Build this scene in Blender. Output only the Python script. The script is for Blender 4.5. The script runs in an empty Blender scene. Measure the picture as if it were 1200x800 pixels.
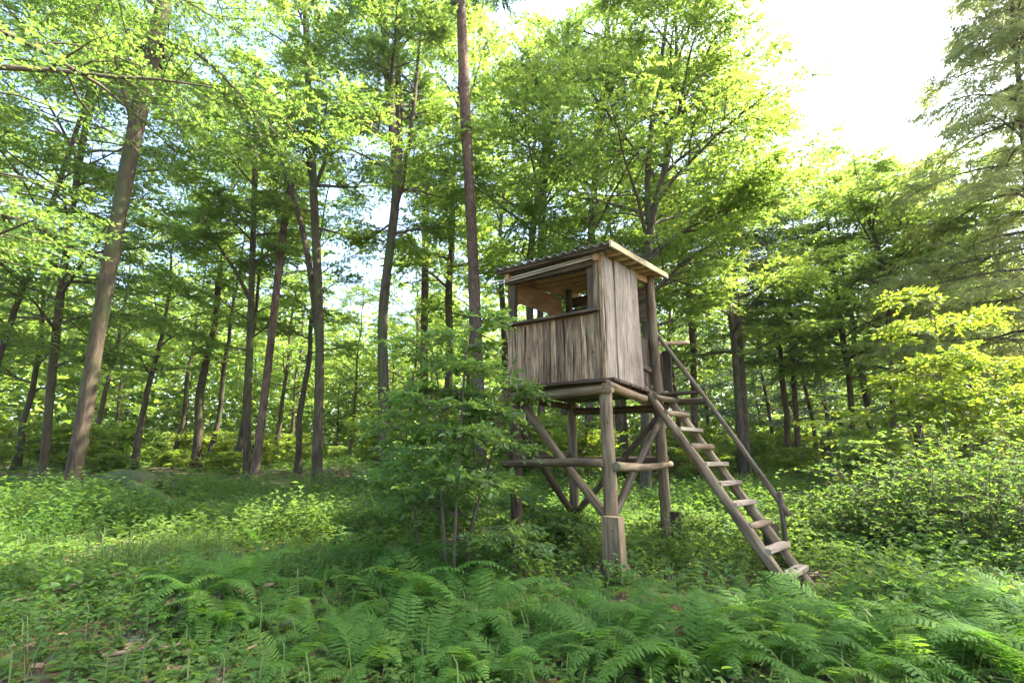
import bpy, math
import numpy as np
from mathutils import Vector, Matrix

# ------------------------------------------------------------------ camera, sky, sun, exposure
S = bpy.context.scene
F_PX, PITCH, EYE = 570.0, math.radians(13.3), 1.25      # photo focal length in px (1200 wide), tilt, eye height
cam_d = bpy.data.cameras.new('camera'); cam = bpy.data.objects.new('camera', cam_d)
S.collection.objects.link(cam); S.camera = cam
cam_d.sensor_width = 36.0; cam_d.lens = F_PX / 1200 * 36; cam_d.clip_start = 0.05; cam_d.clip_end = 2000
cam.location = (0, 0, EYE); cam.rotation_euler = (math.pi / 2 + PITCH, 0, 0)
SUN_AZ, SUN_EL = math.radians(78), math.radians(51)      # azimuth clockwise from +Y (view direction)
W = bpy.data.worlds.new('World'); S.world = W; W.use_nodes = True
wn = W.node_tree.nodes; wl = W.node_tree.links
sky = wn.new('ShaderNodeTexSky'); sky.sky_type = 'NISHITA'; sky.sun_disc = False
sky.sun_elevation = SUN_EL; sky.sun_rotation = SUN_AZ; sky.dust_density = 3.0; sky.air_density = 1.0; sky.ozone_density = 1.0
wn['Background'].inputs[1].default_value = 0.15
wl.new(sky.outputs[0], wn['Background'].inputs[0])
sun_d = bpy.data.lights.new('sun', 'SUN'); sun_d.energy = 5.0; sun_d.angle = math.radians(0.6); sun_d.color = (1, .93, .80)
sun = bpy.data.objects.new('sun', sun_d); S.collection.objects.link(sun)
sdir = Vector((math.sin(SUN_AZ) * math.cos(SUN_EL), math.cos(SUN_AZ) * math.cos(SUN_EL), math.sin(SUN_EL)))
sun.rotation_euler = sdir.to_track_quat('Z', 'Y').to_euler(); sun.location = sdir * 60
S.view_settings.view_transform = 'Standard'; S.view_settings.look = 'None'; S.view_settings.gamma = 1
S.view_settings.exposure = 2.55
S.render.engine = 'CYCLES'
cy = S.cycles
cy.max_bounces = 7; cy.diffuse_bounces = 4; cy.glossy_bounces = 2; cy.transmission_bounces = 4; cy.transparent_max_bounces = 4
cy.caustics_reflective = False; cy.caustics_refractive = False; cy.use_denoising = True; cy.denoising_prefilter = 'NONE'; cy.use_adaptive_sampling = False; cy.sample_clamp_indirect = 3

# ------------------------------------------------------------------ helpers
COL = S.collection
def rnd(seed): return np.random.default_rng(seed)
def unit(a): return a / np.maximum(np.linalg.norm(a, axis=-1, keepdims=True), 1e-9)
CP, SP = math.cos(PITCH), math.sin(PITCH)
def ray(x, y):
    u, v = (x - 600) / F_PX, (400 - y) / F_PX
    return np.array([u, CP - v * SP, SP + v * CP])
def at(x, y, Y):
    r = ray(x, y); return np.array([0, 0, EYE]) + r * (Y / r[1])
def ss(a, b, x): t = np.clip((x - a) / (b - a), 0, 1); return t * t * (3 - 2 * t)
_tab = rnd(5).random((256, 256))
def vnoise(x, y):
    x = np.asarray(x, float); y = np.asarray(y, float)
    xi = np.floor(x).astype(int); yi = np.floor(y).astype(int); fx = x - xi; fy = y - yi
    fx = fx * fx * (3 - 2 * fx); fy = fy * fy * (3 - 2 * fy)
    g = lambda a, b: _tab[a % 256, b % 256]
    return (g(xi, yi) * (1 - fx) + g(xi + 1, yi) * fx) * (1 - fy) + (g(xi, yi + 1) * (1 - fx) + g(xi + 1, yi + 1) * fx) * fy
def zf(x, y):
    x = np.asarray(x, float); y = np.asarray(y, float); r = np.hypot(x, y)
    z = 0.5 * ss(11, 26, y) + 0.5 * ss(26, 70, r)
    z = z - 0.20 * np.exp(-(((x - 2.2) / 2.6) ** 2 + ((y - 6.2) / 2.2) ** 2))
    z = z + (vnoise(x / 1.3 + 7, y / 1.3) - .5) * .10 + (vnoise(x / 5 + 40, y / 5 + 9) - .5) * .22 * ss(4, 10, r)
    z = z + 0.38 * np.exp(-(((x + 9.3) / 1.7) ** 2 + ((y - 12.2) / .9) ** 2))
    z = z + 0.22 * np.exp(-(((x + 2.45) / .55) ** 2 + ((y - 4.3) / .45) ** 2))
    return z
def ground(x, y):
    r = ray(x, y); k = 1.0
    for k in np.arange(2.0, 60.0, .02):
        p = r * k; 
        if EYE + p[2] < zf(p[0], p[1]): break
    return np.array([p[0], p[1], float(zf(p[0], p[1]))])

def mesh_from(name, v, faces, tint=None, smooth=False):
    """v (N,3); faces: list of (k,n) int arrays"""
    me = bpy.data.meshes.new(name); v = np.ascontiguousarray(v, dtype=np.float32)
    fl = [np.asarray(f, dtype=np.int32) for f in faces if len(f)]
    loops = np.concatenate([f.ravel() for f in fl]); tot = np.concatenate([np.full(len(f), f.shape[1], np.int32) for f in fl])
    start = np.concatenate([[0], np.cumsum(tot)[:-1]]).astype(np.int32)
    me.vertices.add(len(v)); me.vertices.foreach_set('co', v.ravel())
    me.loops.add(len(loops)); me.loops.foreach_set('vertex_index', loops)
    me.polygons.add(len(tot)); me.polygons.foreach_set('loop_start', start)
    if tint is not None:
        a = me.attributes.new('tint', 'FLOAT', 'FACE'); a.data.foreach_set('value', np.asarray(tint, np.float32))
    me.update(calc_edges=True)
    me.polygons.foreach_set('use_smooth', np.full(len(tot), smooth))
    me.update()
    return me
def link(name, data, parent=None, mat=None, loc=None, mtx=None):
    o = bpy.data.objects.new(name, data); COL.objects.link(o)
    if mat is not None and data is not None and not data.materials: data.materials.append(mat)
    if parent is not None: o.parent = parent
    if mtx is not None: o.matrix_basis = mtx
    elif loc is not None: o.location = tuple(float(c) for c in loc)
    return o
def tag(o, label=None, cat=None, group=None, kind=None):
    if label: o['label'] = label
    if cat: o['category'] = cat
    if group: o['group'] = group
    if kind: o['kind'] = kind
    return o
def thing(name, loc, label, cat, group=None):
    return tag(link(name, None, loc=loc), label, cat, group)

def tubes(paths, sides=6, cap=True):
    """paths: list of (pts(n,3), radii(n)) -> v, quads, tris"""
    V, Q, T = [], [], []; off = 0
    ang = np.linspace(0, 2 * np.pi, sides, endpoint=False)
    for pts, rad in paths:
        pts = np.asarray(pts, float); rad = np.asarray(rad, float); n = len(pts)
        d = unit(np.gradient(pts, axis=0))
        ref = np.where(np.abs(d[:, 2:3]) > .9, np.array([[1., 0, 0]]), np.array([[0, 0, 1.]]))
        if np.abs(d[:, 2]).max() > .85: ref = np.tile(np.array([[.93, .37, 0]]), (n, 1))
        a = unit(np.cross(d, ref)); b = np.cross(d, a)
        ring = pts[:, None] + rad[:, None, None] * (a[:, None] * np.cos(ang)[None, :, None] + b[:, None] * np.sin(ang)[None, :, None])
        V.append(ring.reshape(-1, 3))
        i = np.arange(n - 1)[:, None] * sides; j = np.arange(sides)[None]; j2 = (j + 1) % sides
        q = np.stack([i + j, i + j2, i + sides + j2, i + sides + j], -1).reshape(-1, 4) + off
        Q.append(q); off += n * sides
        if cap:
            V.append(pts[-1:] + d[-1:] * rad[-1] * .3); e = off - sides
            T.append(np.stack([e + np.arange(sides), e + (np.arange(sides) + 1) % sides, np.full(sides, off)], -1)); off += 1
    return np.concatenate(V), np.concatenate(Q), (np.concatenate(T) if T else np.zeros((0, 3), int))
def tube_mesh(name, paths, sides=6):
    v, q, t = tubes(paths, sides); return mesh_from(name, v, [q, t], smooth=True)

def branch_mesh(paths):
    big = [p for p in paths if p[1][0] > .022]; sm = [p for p in paths if p[1][0] <= .022]; V, Fq, Ft, off = [], [], [], 0
    for grp, sd in ((big, 6), (sm, 3)):
        if grp: v, q, t = tubes(grp, sd); V.append(v); Fq.append(q + off); Ft.append(t + off); off += len(v)
    return mesh_from('branches', np.concatenate(V), [np.concatenate(Fq), np.concatenate(Ft)], smooth=True)
def leaf_tri(pos, d, n, ln, wr):
    s = unit(np.cross(d, n)); ln = ln[:, None]; v = np.stack([pos - s * ln * wr * .45 + d * ln * .15, pos + s * ln * wr * .55, pos + d * ln - n * ln * .1], 1)
    return v.reshape(-1, 3), np.arange(len(pos) * 3).reshape(-1, 3)
def leaf_rhomb(pos, d, n, ln, wr):
    s = unit(np.cross(d, n)); ln = ln[:, None]
    v = np.stack([pos, pos + d * ln * .48 + s * ln * wr * .5, pos + d * ln - n * ln * .10, pos + d * ln * .48 - s * ln * wr * .5], 1)
    N = len(pos); f = np.arange(N * 4).reshape(N, 4)
    return v.reshape(-1, 3), f
def leaf_fold(pos, d, n, ln, wr, fold=.12, droop=.18):
    s = unit(np.cross(d, n)); L = ln[:, None]; up = n * L * wr * fold
    tip = pos + d * L - n * L * droop
    r1 = pos + d * L * .28 + s * L * wr * .46 + up; r2 = pos + d * L * .66 + s * L * wr * .38 + up - n * L * droop * .4
    l1 = pos + d * L * .28 - s * L * wr * .46 + up; l2 = pos + d * L * .66 - s * L * wr * .38 + up - n * L * droop * .4
    v = np.stack([pos, r1, r2, tip, l2, l1], 1); N = len(pos); b = (np.arange(N) * 6)[:, None]
    f = np.concatenate([b + np.array([[0, 1, 2, 3]]), b + np.array([[0, 3, 4, 5]])], 1).reshape(-1, 4)
    return v.reshape(-1, 3), f
def leaf_mesh(name, pos, d, n, ln, wr, rng, fold=False, tint=None):
    t = rng.random(len(pos)) if tint is None else tint
    if fold: v, f = leaf_fold(pos, d, n, ln, wr); t = np.repeat(t, 2)
    elif fold is None: v, f = leaf_tri(pos, d, n, ln, wr)
    else: v, f = leaf_rhomb(pos, d, n, ln, wr)
    return mesh_from(name, v, [f], tint=t)

# ------------------------------------------------------------------ materials
def nt(name):
    m = bpy.data.materials.new(name); m.use_nodes = True
    t = m.node_tree; p = t.nodes['Principled BSDF']; return m, t.nodes, t.links, p, t.nodes['Material Output']
def ramp(N, stops):
    r = N.new('ShaderNodeValToRGB'); e = r.color_ramp.elements
    while len(e) < len(stops): e.new(0.5)
    for i, (p, c) in enumerate(stops): e[i].position = p; e[i].color = (*c, 1)
    return r
def leaf_mat(name, refl, trans, mixf=.5, rough=.5, spec=.4):
    """refl / trans: colour stops over the per-leaf tint"""
    m, N, L, p, out = nt(name)
    a = N.new('ShaderNodeAttribute'); a.attribute_name = 'tint'
    oi = N.new('ShaderNodeObjectInfo')
    ad = N.new('ShaderNodeMath'); ad.operation = 'MULTIPLY_ADD'; ad.inputs[1].default_value = .30; ad.inputs[2].default_value = -.15
    L.new(oi.outputs['Random'], ad.inputs[0])
    sm = N.new('ShaderNodeMath'); sm.operation = 'ADD'; sm.use_clamp = True
    L.new(a.outputs['Fac'], sm.inputs[0]); L.new(ad.outputs[0], sm.inputs[1])
    r1 = ramp(N, [(i / (len(refl) - 1), c) for i, c in enumerate(refl)]); r2 = ramp(N, [(i / (len(trans) - 1), c) for i, c in enumerate(trans)])
    L.new(sm.outputs[0], r1.inputs[0]); L.new(sm.outputs[0], r2.inputs[0])
    L.new(r1.outputs[0], p.inputs['Base Color']); p.inputs['Roughness'].default_value = rough
    p.inputs['Specular IOR Level'].default_value = spec
    tr = N.new('ShaderNodeBsdfTranslucent'); L.new(r2.outputs[0], tr.inputs[0])
    mx = N.new('ShaderNodeMixShader'); mx.inputs[0].default_value = mixf
    L.new(p.outputs[0], mx.inputs[1]); L.new(tr.outputs[0], mx.inputs[2]); L.new(mx.outputs[0], out.inputs[0])
    return m
M = {}
M['beech'] = leaf_mat('beech_leaf', [(.050, .102, .022), (.074, .130, .028), (.112, .155, .036)], [(.20, .36, .042), (.30, .45, .06), (.44, .52, .08)], .55)
M['bright'] = leaf_mat('young_beech_leaf', [(.080, .145, .025), (.11, .17, .03), (.15, .19, .035)], [(.26, .40, .03), (.36, .46, .035), (.46, .50, .04)], .5)
M['sapling'] = leaf_mat('sapling_and_shaded_beech_leaf', [(.055, .115, .028), (.075, .14, .034), (.105, .165, .042)], [(.18, .34, .05), (.25, .41, .055), (.34, .46, .065)], .48, .42, .5)
M['conifer'] = leaf_mat('larch_needle', [(.13, .17, .07), (.17, .20, .075), (.21, .23, .08)], [(.40, .46, .14), (.46, .51, .15), (.52, .55, .16)], .55)
M['spruce'] = leaf_mat('dark_conifer_needle', [(.025, .065, .030), (.04, .085, .036), (.06, .10, .04)], [(.07, .14, .04), (.09, .17, .05), (.12, .2, .05)], .35)
M['herb'] = leaf_mat('herb_leaf', [(.050, .105, .028), (.068, .135, .033), (.105, .17, .04)], [(.15, .30, .035), (.22, .38, .04), (.30, .43, .05)], .44, .65, .2)
M['bramble'] = leaf_mat('bramble_leaf', [(.058, .118, .030), (.080, .148, .036), (.115, .175, .045)], [(.18, .33, .04), (.25, .41, .05), (.36, .47, .06)], .45, .65, .2)
M['fern'] = leaf_mat('fern_frond', [(.048, .115, .022), (.065, .145, .026), (.095, .172, .032)], [(.14, .32, .03), (.20, .40, .035), (.27, .45, .04)], .45, .7, .18)
M['grass'] = leaf_mat('grass_blade', [(.055, .11, .030), (.08, .14, .035), (.13, .16, .05)], [(.12, .26, .04), (.18, .32, .05), (.28, .33, .07)], .4, .5, .4)
M['litter'] = leaf_mat('dead_leaf', [(.16, .085, .045), (.25, .15, .085), (.36, .25, .16)], [(.20, .09, .03), (.25, .13, .05), (.3, .18, .08)], .2, .7, .3)

def bark(name, c0, c1, c2, sc=9.0, stretch=.25, bump=.5, moss=0.0, redz=None):
    m, N, L, p, out = nt(name)
    tc = N.new('ShaderNodeTexCoord'); mp = N.new('ShaderNodeMapping'); mp.inputs['Scale'].default_value = (1, 1, stretch)
    L.new(tc.outputs['Object'], mp.inputs[0])
    oi = N.new('ShaderNodeObjectInfo')
    n1 = N.new('ShaderNodeTexNoise'); n1.inputs['Scale'].default_value = sc; n1.inputs['Detail'].default_value = 8; n1.inputs['Roughness'].default_value = .65
    n2 = N.new('ShaderNodeTexNoise'); n2.inputs['Scale'].default_value = 1.3; n2.inputs['Detail'].default_value = 4
    L.new(mp.outputs[0], n1.inputs['Vector']); L.new(tc.outputs['Object'], n2.inputs['Vector'])
    r = ramp(N, [(.32, c0), (.5, c1), (.68, c2)]); L.new(n1.outputs[0], r.inputs[0])
    mx = N.new('ShaderNodeMix'); mx.data_type = 'RGBA'; mx.blend_type = 'MULTIPLY'; mx.inputs[0].default_value = .7
    r2 = ramp(N, [(.3, (.45, .44, .42)), (.5, (.95, .94, .92)), (.7, (1.6, 1.5, 1.4))]); L.new(n2.outputs[0], r2.inputs[0])
    L.new(r.outputs[0], mx.inputs[6]); L.new(r2.outputs[0], mx.inputs[7]); col = mx.outputs[2]
    if moss:
        n3 = N.new('ShaderNodeTexNoise'); n3.inputs['Scale'].default_value = 3.5; n3.inputs['Detail'].default_value = 6
        L.new(mp.outputs[0], n3.inputs['Vector'])
        rm = ramp(N, [(.62 - moss * .35, (0, 0, 0)), (.76 - moss * .3, (1, 1, 1))]); L.new(n3.outputs[0], rm.inputs[0])
        m2 = N.new('ShaderNodeMix'); m2.data_type = 'RGBA'; m2.inputs[7].default_value = (.055, .075, .024, 1)
        L.new(rm.outputs[0], m2.inputs[0]); L.new(col, m2.inputs[6]); col = m2.outputs[2]
    if redz:
        sp = N.new('ShaderNodeSeparateXYZ'); L.new(tc.outputs['Object'], sp.inputs[0])
        mr = N.new('ShaderNodeMapRange'); mr.inputs[1].default_value = redz[0]; mr.inputs[2].default_value = redz[1]
        L.new(sp.outputs[2], mr.inputs[0])
        m3 = N.new('ShaderNodeMix'); m3.data_type = 'RGBA'; m3.blend_type = 'MULTIPLY'; m3.inputs[7].default_value = (1.25, 1.0, .85, 1)
        L.new(mr.outputs[0], m3.inputs[0]); L.new(col, m3.inputs[6]); col = m3.outputs[2]
    L.new(col, p.inputs['Base Color']); p.inputs['Roughness'].default_value = .85; p.inputs['Specular IOR Level'].default_value = .25
    b = N.new('ShaderNodeBump'); b.inputs['Strength'].default_value = bump; b.inputs['Distance'].default_value = .04
    L.new(n1.outputs[0], b.inputs['Height']); L.new(b.outputs[0], p.inputs['Normal'])
    return m
M['beech_bark'] = bark('beech_bark', (.036, .026, .016), (.066, .049, .031), (.110, .086, .058), 13, .2, .9, .32)
M['pine_bark'] = bark('pine_bark', (.040, .026, .019), (.085, .060, .046), (.15, .112, .088), 16, .3, 1.0, 0, (3, 14))
M['red_bark'] = bark('snag_bark', (.055, .034, .026), (.11, .072, .055), (.17, .12, .092), 12, .2, .7)
M['twig'] = bark('twig_bark', (.06, .048, .035), (.095, .078, .056), (.14, .115, .085), 14, .5, .2)
M['moss_wood'] = bark('mossy_wood', (.045, .035, .025), (.09, .07, .045), (.14, .115, .08), 10, .5, .8, 1.0)
M['stump'] = bark('stump_bark', (.016, .011, .007), (.040, .028, .018), (.075, .055, .036), 14, .6, 1.0, .8)
M['dead_twig'] = bark('dead_twig', (.14, .09, .06), (.25, .18, .12), (.36, .28, .20), 14, .3, .4)
M['broken'] = bark('broken_wood', (.25, .11, .05), (.38, .19, .10), (.48, .28, .16), 12, .1, .7)

def wood(name, cols, vari=.35, sc=16, moss=.0, rough=.8):
    """weathered timber, grain along local Z"""
    m, N, L, p, out = nt(name)
    tc = N.new('ShaderNodeTexCoord'); oi = N.new('ShaderNodeObjectInfo')
    sh = N.new('ShaderNodeVectorMath'); sh.operation = 'MULTIPLY_ADD'
    cb = N.new('ShaderNodeCombineXYZ')
    for i in range(3): L.new(oi.outputs['Random'], cb.inputs[i])
    sh.inputs[1].default_value = (37, 91, 53); L.new(cb.outputs[0], sh.inputs[0]); L.new(tc.outputs['Object'], sh.inputs[2])
    mp = N.new('ShaderNodeMapping'); mp.inputs['Scale'].default_value = (1, 1, .07); L.new(sh.outputs[0], mp.inputs[0])
    g = N.new('ShaderNodeTexNoise'); g.inputs['Scale'].default_value = sc * 3; g.inputs['Detail'].default_value = 8; g.inputs['Distortion'].default_value = .6
    L.new(mp.outputs[0], g.inputs['Vector'])
    r = ramp(N, [(.28, cols[0]), (.47, cols[1]), (.66, cols[2])]); L.new(g.outputs[0], r.inputs[0])
    mp2 = N.new('ShaderNodeMapping'); mp2.inputs['Scale'].default_value = (1, 1, .35); L.new(sh.outputs[0], mp2.inputs[0])
    b2 = N.new('ShaderNodeTexNoise'); b2.inputs['Scale'].default_value = 5; b2.inputs['Detail'].default_value = 5; L.new(mp2.outputs[0], b2.inputs['Vector'])
    rb = ramp(N, [(.28, (.45, .40, .36)), (.5, (.95, .95, .95)), (.72, (1.25, 1.2, 1.12))]); L.new(b2.outputs[0], rb.inputs[0])
    mx = N.new('ShaderNodeMix'); mx.data_type = 'RGBA'; mx.blend_type = 'MULTIPLY'; mx.inputs[0].default_value = .85
    L.new(r.outputs[0], mx.inputs[6]); L.new(rb.outputs[0], mx.inputs[7])
    # knots
    vo = N.new('ShaderNodeTexVoronoi'); vo.inputs['Scale'].default_value = 5.5
    mp3 = N.new('ShaderNodeMapping'); mp3.inputs['Scale'].default_value = (1, 1, .6); L.new(sh.outputs[0], mp3.inputs[0]); L.new(mp3.outputs[0], vo.inputs['Vector'])
    rk = ramp(N, [(.055, (.25, .20, .16)), (.10, (1, 1, 1))]); L.new(vo.outputs['Distance'], rk.inputs[0])
    mk = N.new('ShaderNodeMix'); mk.data_type = 'RGBA'; mk.blend_type = 'MULTIPLY'; mk.inputs[0].default_value = .8
    L.new(mx.outputs[2], mk.inputs[6]); L.new(rk.outputs[0], mk.inputs[7])
    hs = N.new('ShaderNodeHueSaturation')
    mv = N.new('ShaderNodeMath'); mv.operation = 'MULTIPLY_ADD'; mv.inputs[1].default_value = vari * 2; mv.inputs[2].default_value = 1 - vari
    L.new(oi.outputs['Random'], mv.inputs[0]); L.new(mv.outputs[0], hs.inputs['Value'])
    L.new(mk.outputs[2], hs.inputs['Color']); col = hs.outputs[0]
    if moss:
        n3 = N.new('ShaderNodeTexNoise'); n3.inputs['Scale'].default_value = 4; n3.inputs['Detail'].default_value = 7; L.new(sh.outputs[0], n3.inputs['Vector'])
        rm = ramp(N, [(.66 - moss * .25, (0, 0, 0)), (.80 - moss * .2, (.8, .8, .8))]); L.new(n3.outputs[0], rm.inputs[0])
        m2 = N.new('ShaderNodeMix'); m2.data_type = 'RGBA'; m2.inputs[7].default_value = (.12, .13, .06, 1)
        L.new(rm.outputs[0], m2.inputs[0]); L.new(col, m2.inputs[6]); col = m2.outputs[2]
    L.new(col, p.inputs['Base Color']); p.inputs['Roughness'].default_value = rough; p.inputs['Specular IOR Level'].default_value = .25
    b = N.new('ShaderNodeBump'); b.inputs['Strength'].default_value = .55; b.inputs['Distance'].default_value = .008
    L.new(g.outputs[0], b.inputs['Height']); L.new(b.outputs[0], p.inputs['Normal'])
    return m
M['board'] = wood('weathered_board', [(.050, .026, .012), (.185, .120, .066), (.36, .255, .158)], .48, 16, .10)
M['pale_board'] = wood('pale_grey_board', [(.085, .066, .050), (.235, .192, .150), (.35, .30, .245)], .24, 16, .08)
M['dark_wood'] = wood('dark_brown_wood', [(.030, .019, .012), (.070, .047, .030), (.12, .086, .058)], .28)  # darker brown timber tones
M['log'] = wood('peeled_log', [(.085, .055, .030), (.175, .124, .073), (.27, .205, .128)], .2, 10, .25)
M['pole'] = wood('thin_pole', [(.045, .031, .020), (.092, .067, .044), (.145, .112, .077)], .2, 10, .3)
M['fresh'] = wood('fresh_sawn_wood', [(.38, .23, .10), (.52, .34, .17), (.62, .44, .25)], .12)
M['tan'] = wood('brown_plywood', [(.22, .12, .06), (.33, .19, .10), (.42, .26, .15)], .12)
M['fascia'] = wood('pale_fascia', [(.34, .27, .14), (.44, .36, .20), (.52, .44, .27)], .05, 8)
M['rung'] = wood('sawn_rung', [(.16, .125, .085), (.30, .245, .18), (.40, .335, .255)], .12)
M['lath'] = wood('grey_lath', [(.35, .31, .27), (.48, .44, .39), (.58, .54, .48)], .1)

def sheet_mat():
    m, N, L, p, out = nt('corrugated_sheet')
    n = N.new('ShaderNodeTexNoise'); n.inputs['Scale'].default_value = 6; n.inputs['Detail'].default_value = 6
    r = ramp(N, [(.35, (.10, .095, .085)), (.55, (.22, .21, .19)), (.7, (.30, .29, .25))]); L.new(n.outputs[0], r.inputs[0])
    L.new(r.outputs[0], p.inputs['Base Color']); p.inputs['Roughness'].default_value = .7
    tr = N.new('ShaderNodeBsdfTranslucent'); tr.inputs[0].default_value = (.55, .48, .38, 1)
    mx = N.new('ShaderNodeMixShader'); mx.inputs[0].default_value = .12
    L.new(p.outputs[0], mx.inputs[1]); L.new(tr.outputs[0], mx.inputs[2]); L.new(mx.outputs[0], out.inputs[0]); return m
M['sheet'] = sheet_mat()
def metal_mat():
    m, N, L, p, out = nt('rusty_bolt'); p.inputs['Base Color'].default_value = (.16, .13, .11, 1); p.inputs['Metallic'].default_value = .7; p.inputs['Roughness'].default_value = .5
    n = N.new('ShaderNodeTexNoise'); n.inputs['Scale'].default_value = 60
    r = ramp(N, [(.4, (.30, .28, .26)), (.65, (.17, .08, .04))]); L.new(n.outputs[0], r.inputs[0]); L.new(r.outputs[0], p.inputs['Base Color']); return m
M['bolt'] = metal_mat()
def soil_mat():
    m, N, L, p, out = nt('forest_soil')
    tc = N.new('ShaderNodeTexCoord')
    n = N.new('ShaderNodeTexNoise'); n.inputs['Scale'].default_value = 9; n.inputs['Detail'].default_value = 10; n.inputs['Roughness'].default_value = .7
    n2 = N.new('ShaderNodeTexNoise'); n2.inputs['Scale'].default_value = .6; n2.inputs['Detail'].default_value = 5
    v = N.new('ShaderNodeTexVoronoi'); v.inputs['Scale'].default_value = 16
    for q in (n, n2, v): L.new(tc.outputs['Object'], q.inputs['Vector'])
    r = ramp(N, [(.3, (.045, .030, .018)), (.5, (.11, .072, .042)), (.7, (.20, .13, .08))]); L.new(n.outputs[0], r.inputs[0])
    r2 = ramp(N, [(.4, (.0, .0, .0)), (.62, (1, 1, 1))]); L.new(n2.outputs[0], r2.inputs[0])
    mm = N.new('ShaderNodeMix'); mm.data_type = 'RGBA'; mm.inputs[7].default_value = (.055, .085, .025, 1)
    L.new(r2.outputs[0], mm.inputs[0]); L.new(r.outputs[0], mm.inputs[6])
    mv = N.new('ShaderNodeMix'); mv.data_type = 'RGBA'; mv.blend_type = 'OVERLAY'; mv.inputs[0].default_value = .5
    L.new(mm.outputs[2], mv.inputs[6]); L.new(v.outputs['Color'], mv.inputs[7])
    L.new(mv.outputs[2], p.inputs['Base Color']); p.inputs['Roughness'].default_value = .95
    b = N.new('ShaderNodeBump'); b.inputs['Strength'].default_value = .8; b.inputs['Distance'].default_value = .05
    L.new(n.outputs[0], b.inputs['Height']); L.new(b.outputs[0], p.inputs['Normal']); return m
M['soil'] = soil_mat()

# ------------------------------------------------------------------ ground
def build_ground():
    t = np.linspace(-1, 1, 161); g = np.sign(t) * (np.abs(t) * 9 + (np.abs(t) ** 5) * 391)
    X, Y = np.meshgrid(g, g + 6, indexing='ij'); Z = zf(X, Y); n = len(t)
    v = np.stack([X, Y, Z], -1).reshape(-1, 3); i, j = np.meshgrid(np.arange(n - 1), np.arange(n - 1), indexing='ij'); a = (i * n + j).ravel()
    f = np.stack([a, a + n, a + n + 1, a + 1], -1)
    tag(link('ground', mesh_from('ground', v, [f], smooth=True), mat=M['soil']), kind='structure')
build_ground()

# ------------------------------------------------------------------ the hunting hide
P0 = np.array([1.133, 5.85]); AU = np.array([-.838, .545]); AS = np.array([.545, .838])
def H(u, s, z): q = P0 + AU * u + AS * s; return np.array([q[0], q[1], z])
hide = thing('hunting_hide', (P0[0], P0[1], float(zf(*P0))), 'raised timber hunting hide with board walls and corrugated sloping roof', 'hunting hide')
def frame_mtx(parent, p0, p1, side=None):
    """local Z from p0 to p1; local X near `side`"""
    p0 = Vector([float(c) for c in p0]); p1 = Vector([float(c) for c in p1]); z = (p1 - p0).normalized()
    x = Vector([float(c) for c in side]) if side is not None else Vector((.37, .93, .1)).cross(z)
    y = z.cross(x).normalized(); x = y.cross(z).normalized()
    Mx = Matrix((x, y, z)).transposed().to_4x4(); Mx.translation = p0 - world_loc(parent)
    return Mx
def world_loc(o):
    l = Vector((0, 0, 0))
    while o is not None: l += o.location; o = o.parent
    return l
_seed = [100]
def log(name, p0, p1, r0, r1, mat, parent, bend=.012, sides=12):
    _seed[0] += 1; g = rnd(_seed[0]); Ln = float(np.linalg.norm(np.subtract(p1, p0))); n = max(5, int(Ln / .16))
    t = np.linspace(0, 1, n); ang = np.linspace(0, 2 * np.pi, sides, endpoint=False)
    ph = g.random(4) * 6.28; bx = bend * Ln * np.sin(t * np.pi * 1.0) * np.cos(ph[0]); by = bend * Ln * np.sin(t * np.pi) * np.sin(ph[0])
    rad = (r0 + (r1 - r0) * t)[:, None] * (1 + .05 * np.sin(ang[None] * 2 + ph[1] + t[:, None] * 2) + .04 * g.standard_normal((n, 1)) + .02 * g.standard_normal((n, sides)))
    V = np.stack([rad * np.cos(ang) + bx[:, None], rad * np.sin(ang) + by[:, None], np.repeat(t[:, None] * Ln, sides, 1)], -1).reshape(-1, 3)
    i = np.arange(n - 1)[:, None] * sides; j = np.arange(sides)[None]; j2 = (j + 1) % sides
    Q = np.stack([i + j, i + j2, i + sides + j2, i + sides + j], -1).reshape(-1, 4)
    V = np.concatenate([V, [[bx[0], by[0], -.004], [bx[-1], by[-1], Ln + .004]]]); a = np.arange(sides); b = (a + 1) % sides; e = (n - 1) * sides
    T = np.concatenate([np.stack([b, a, np.full(sides, n * sides)], -1), np.stack([e + a, e + b, np.full(sides, n * sides + 1)], -1)])
    me = mesh_from(name, V, [Q, T]); k = np.ones(len(me.polygons), bool); k[len(Q):] = False; me.polygons.foreach_set('use_smooth', k)
    return link(name, me, parent, mat, mtx=frame_mtx(parent, p0, p1))
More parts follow.
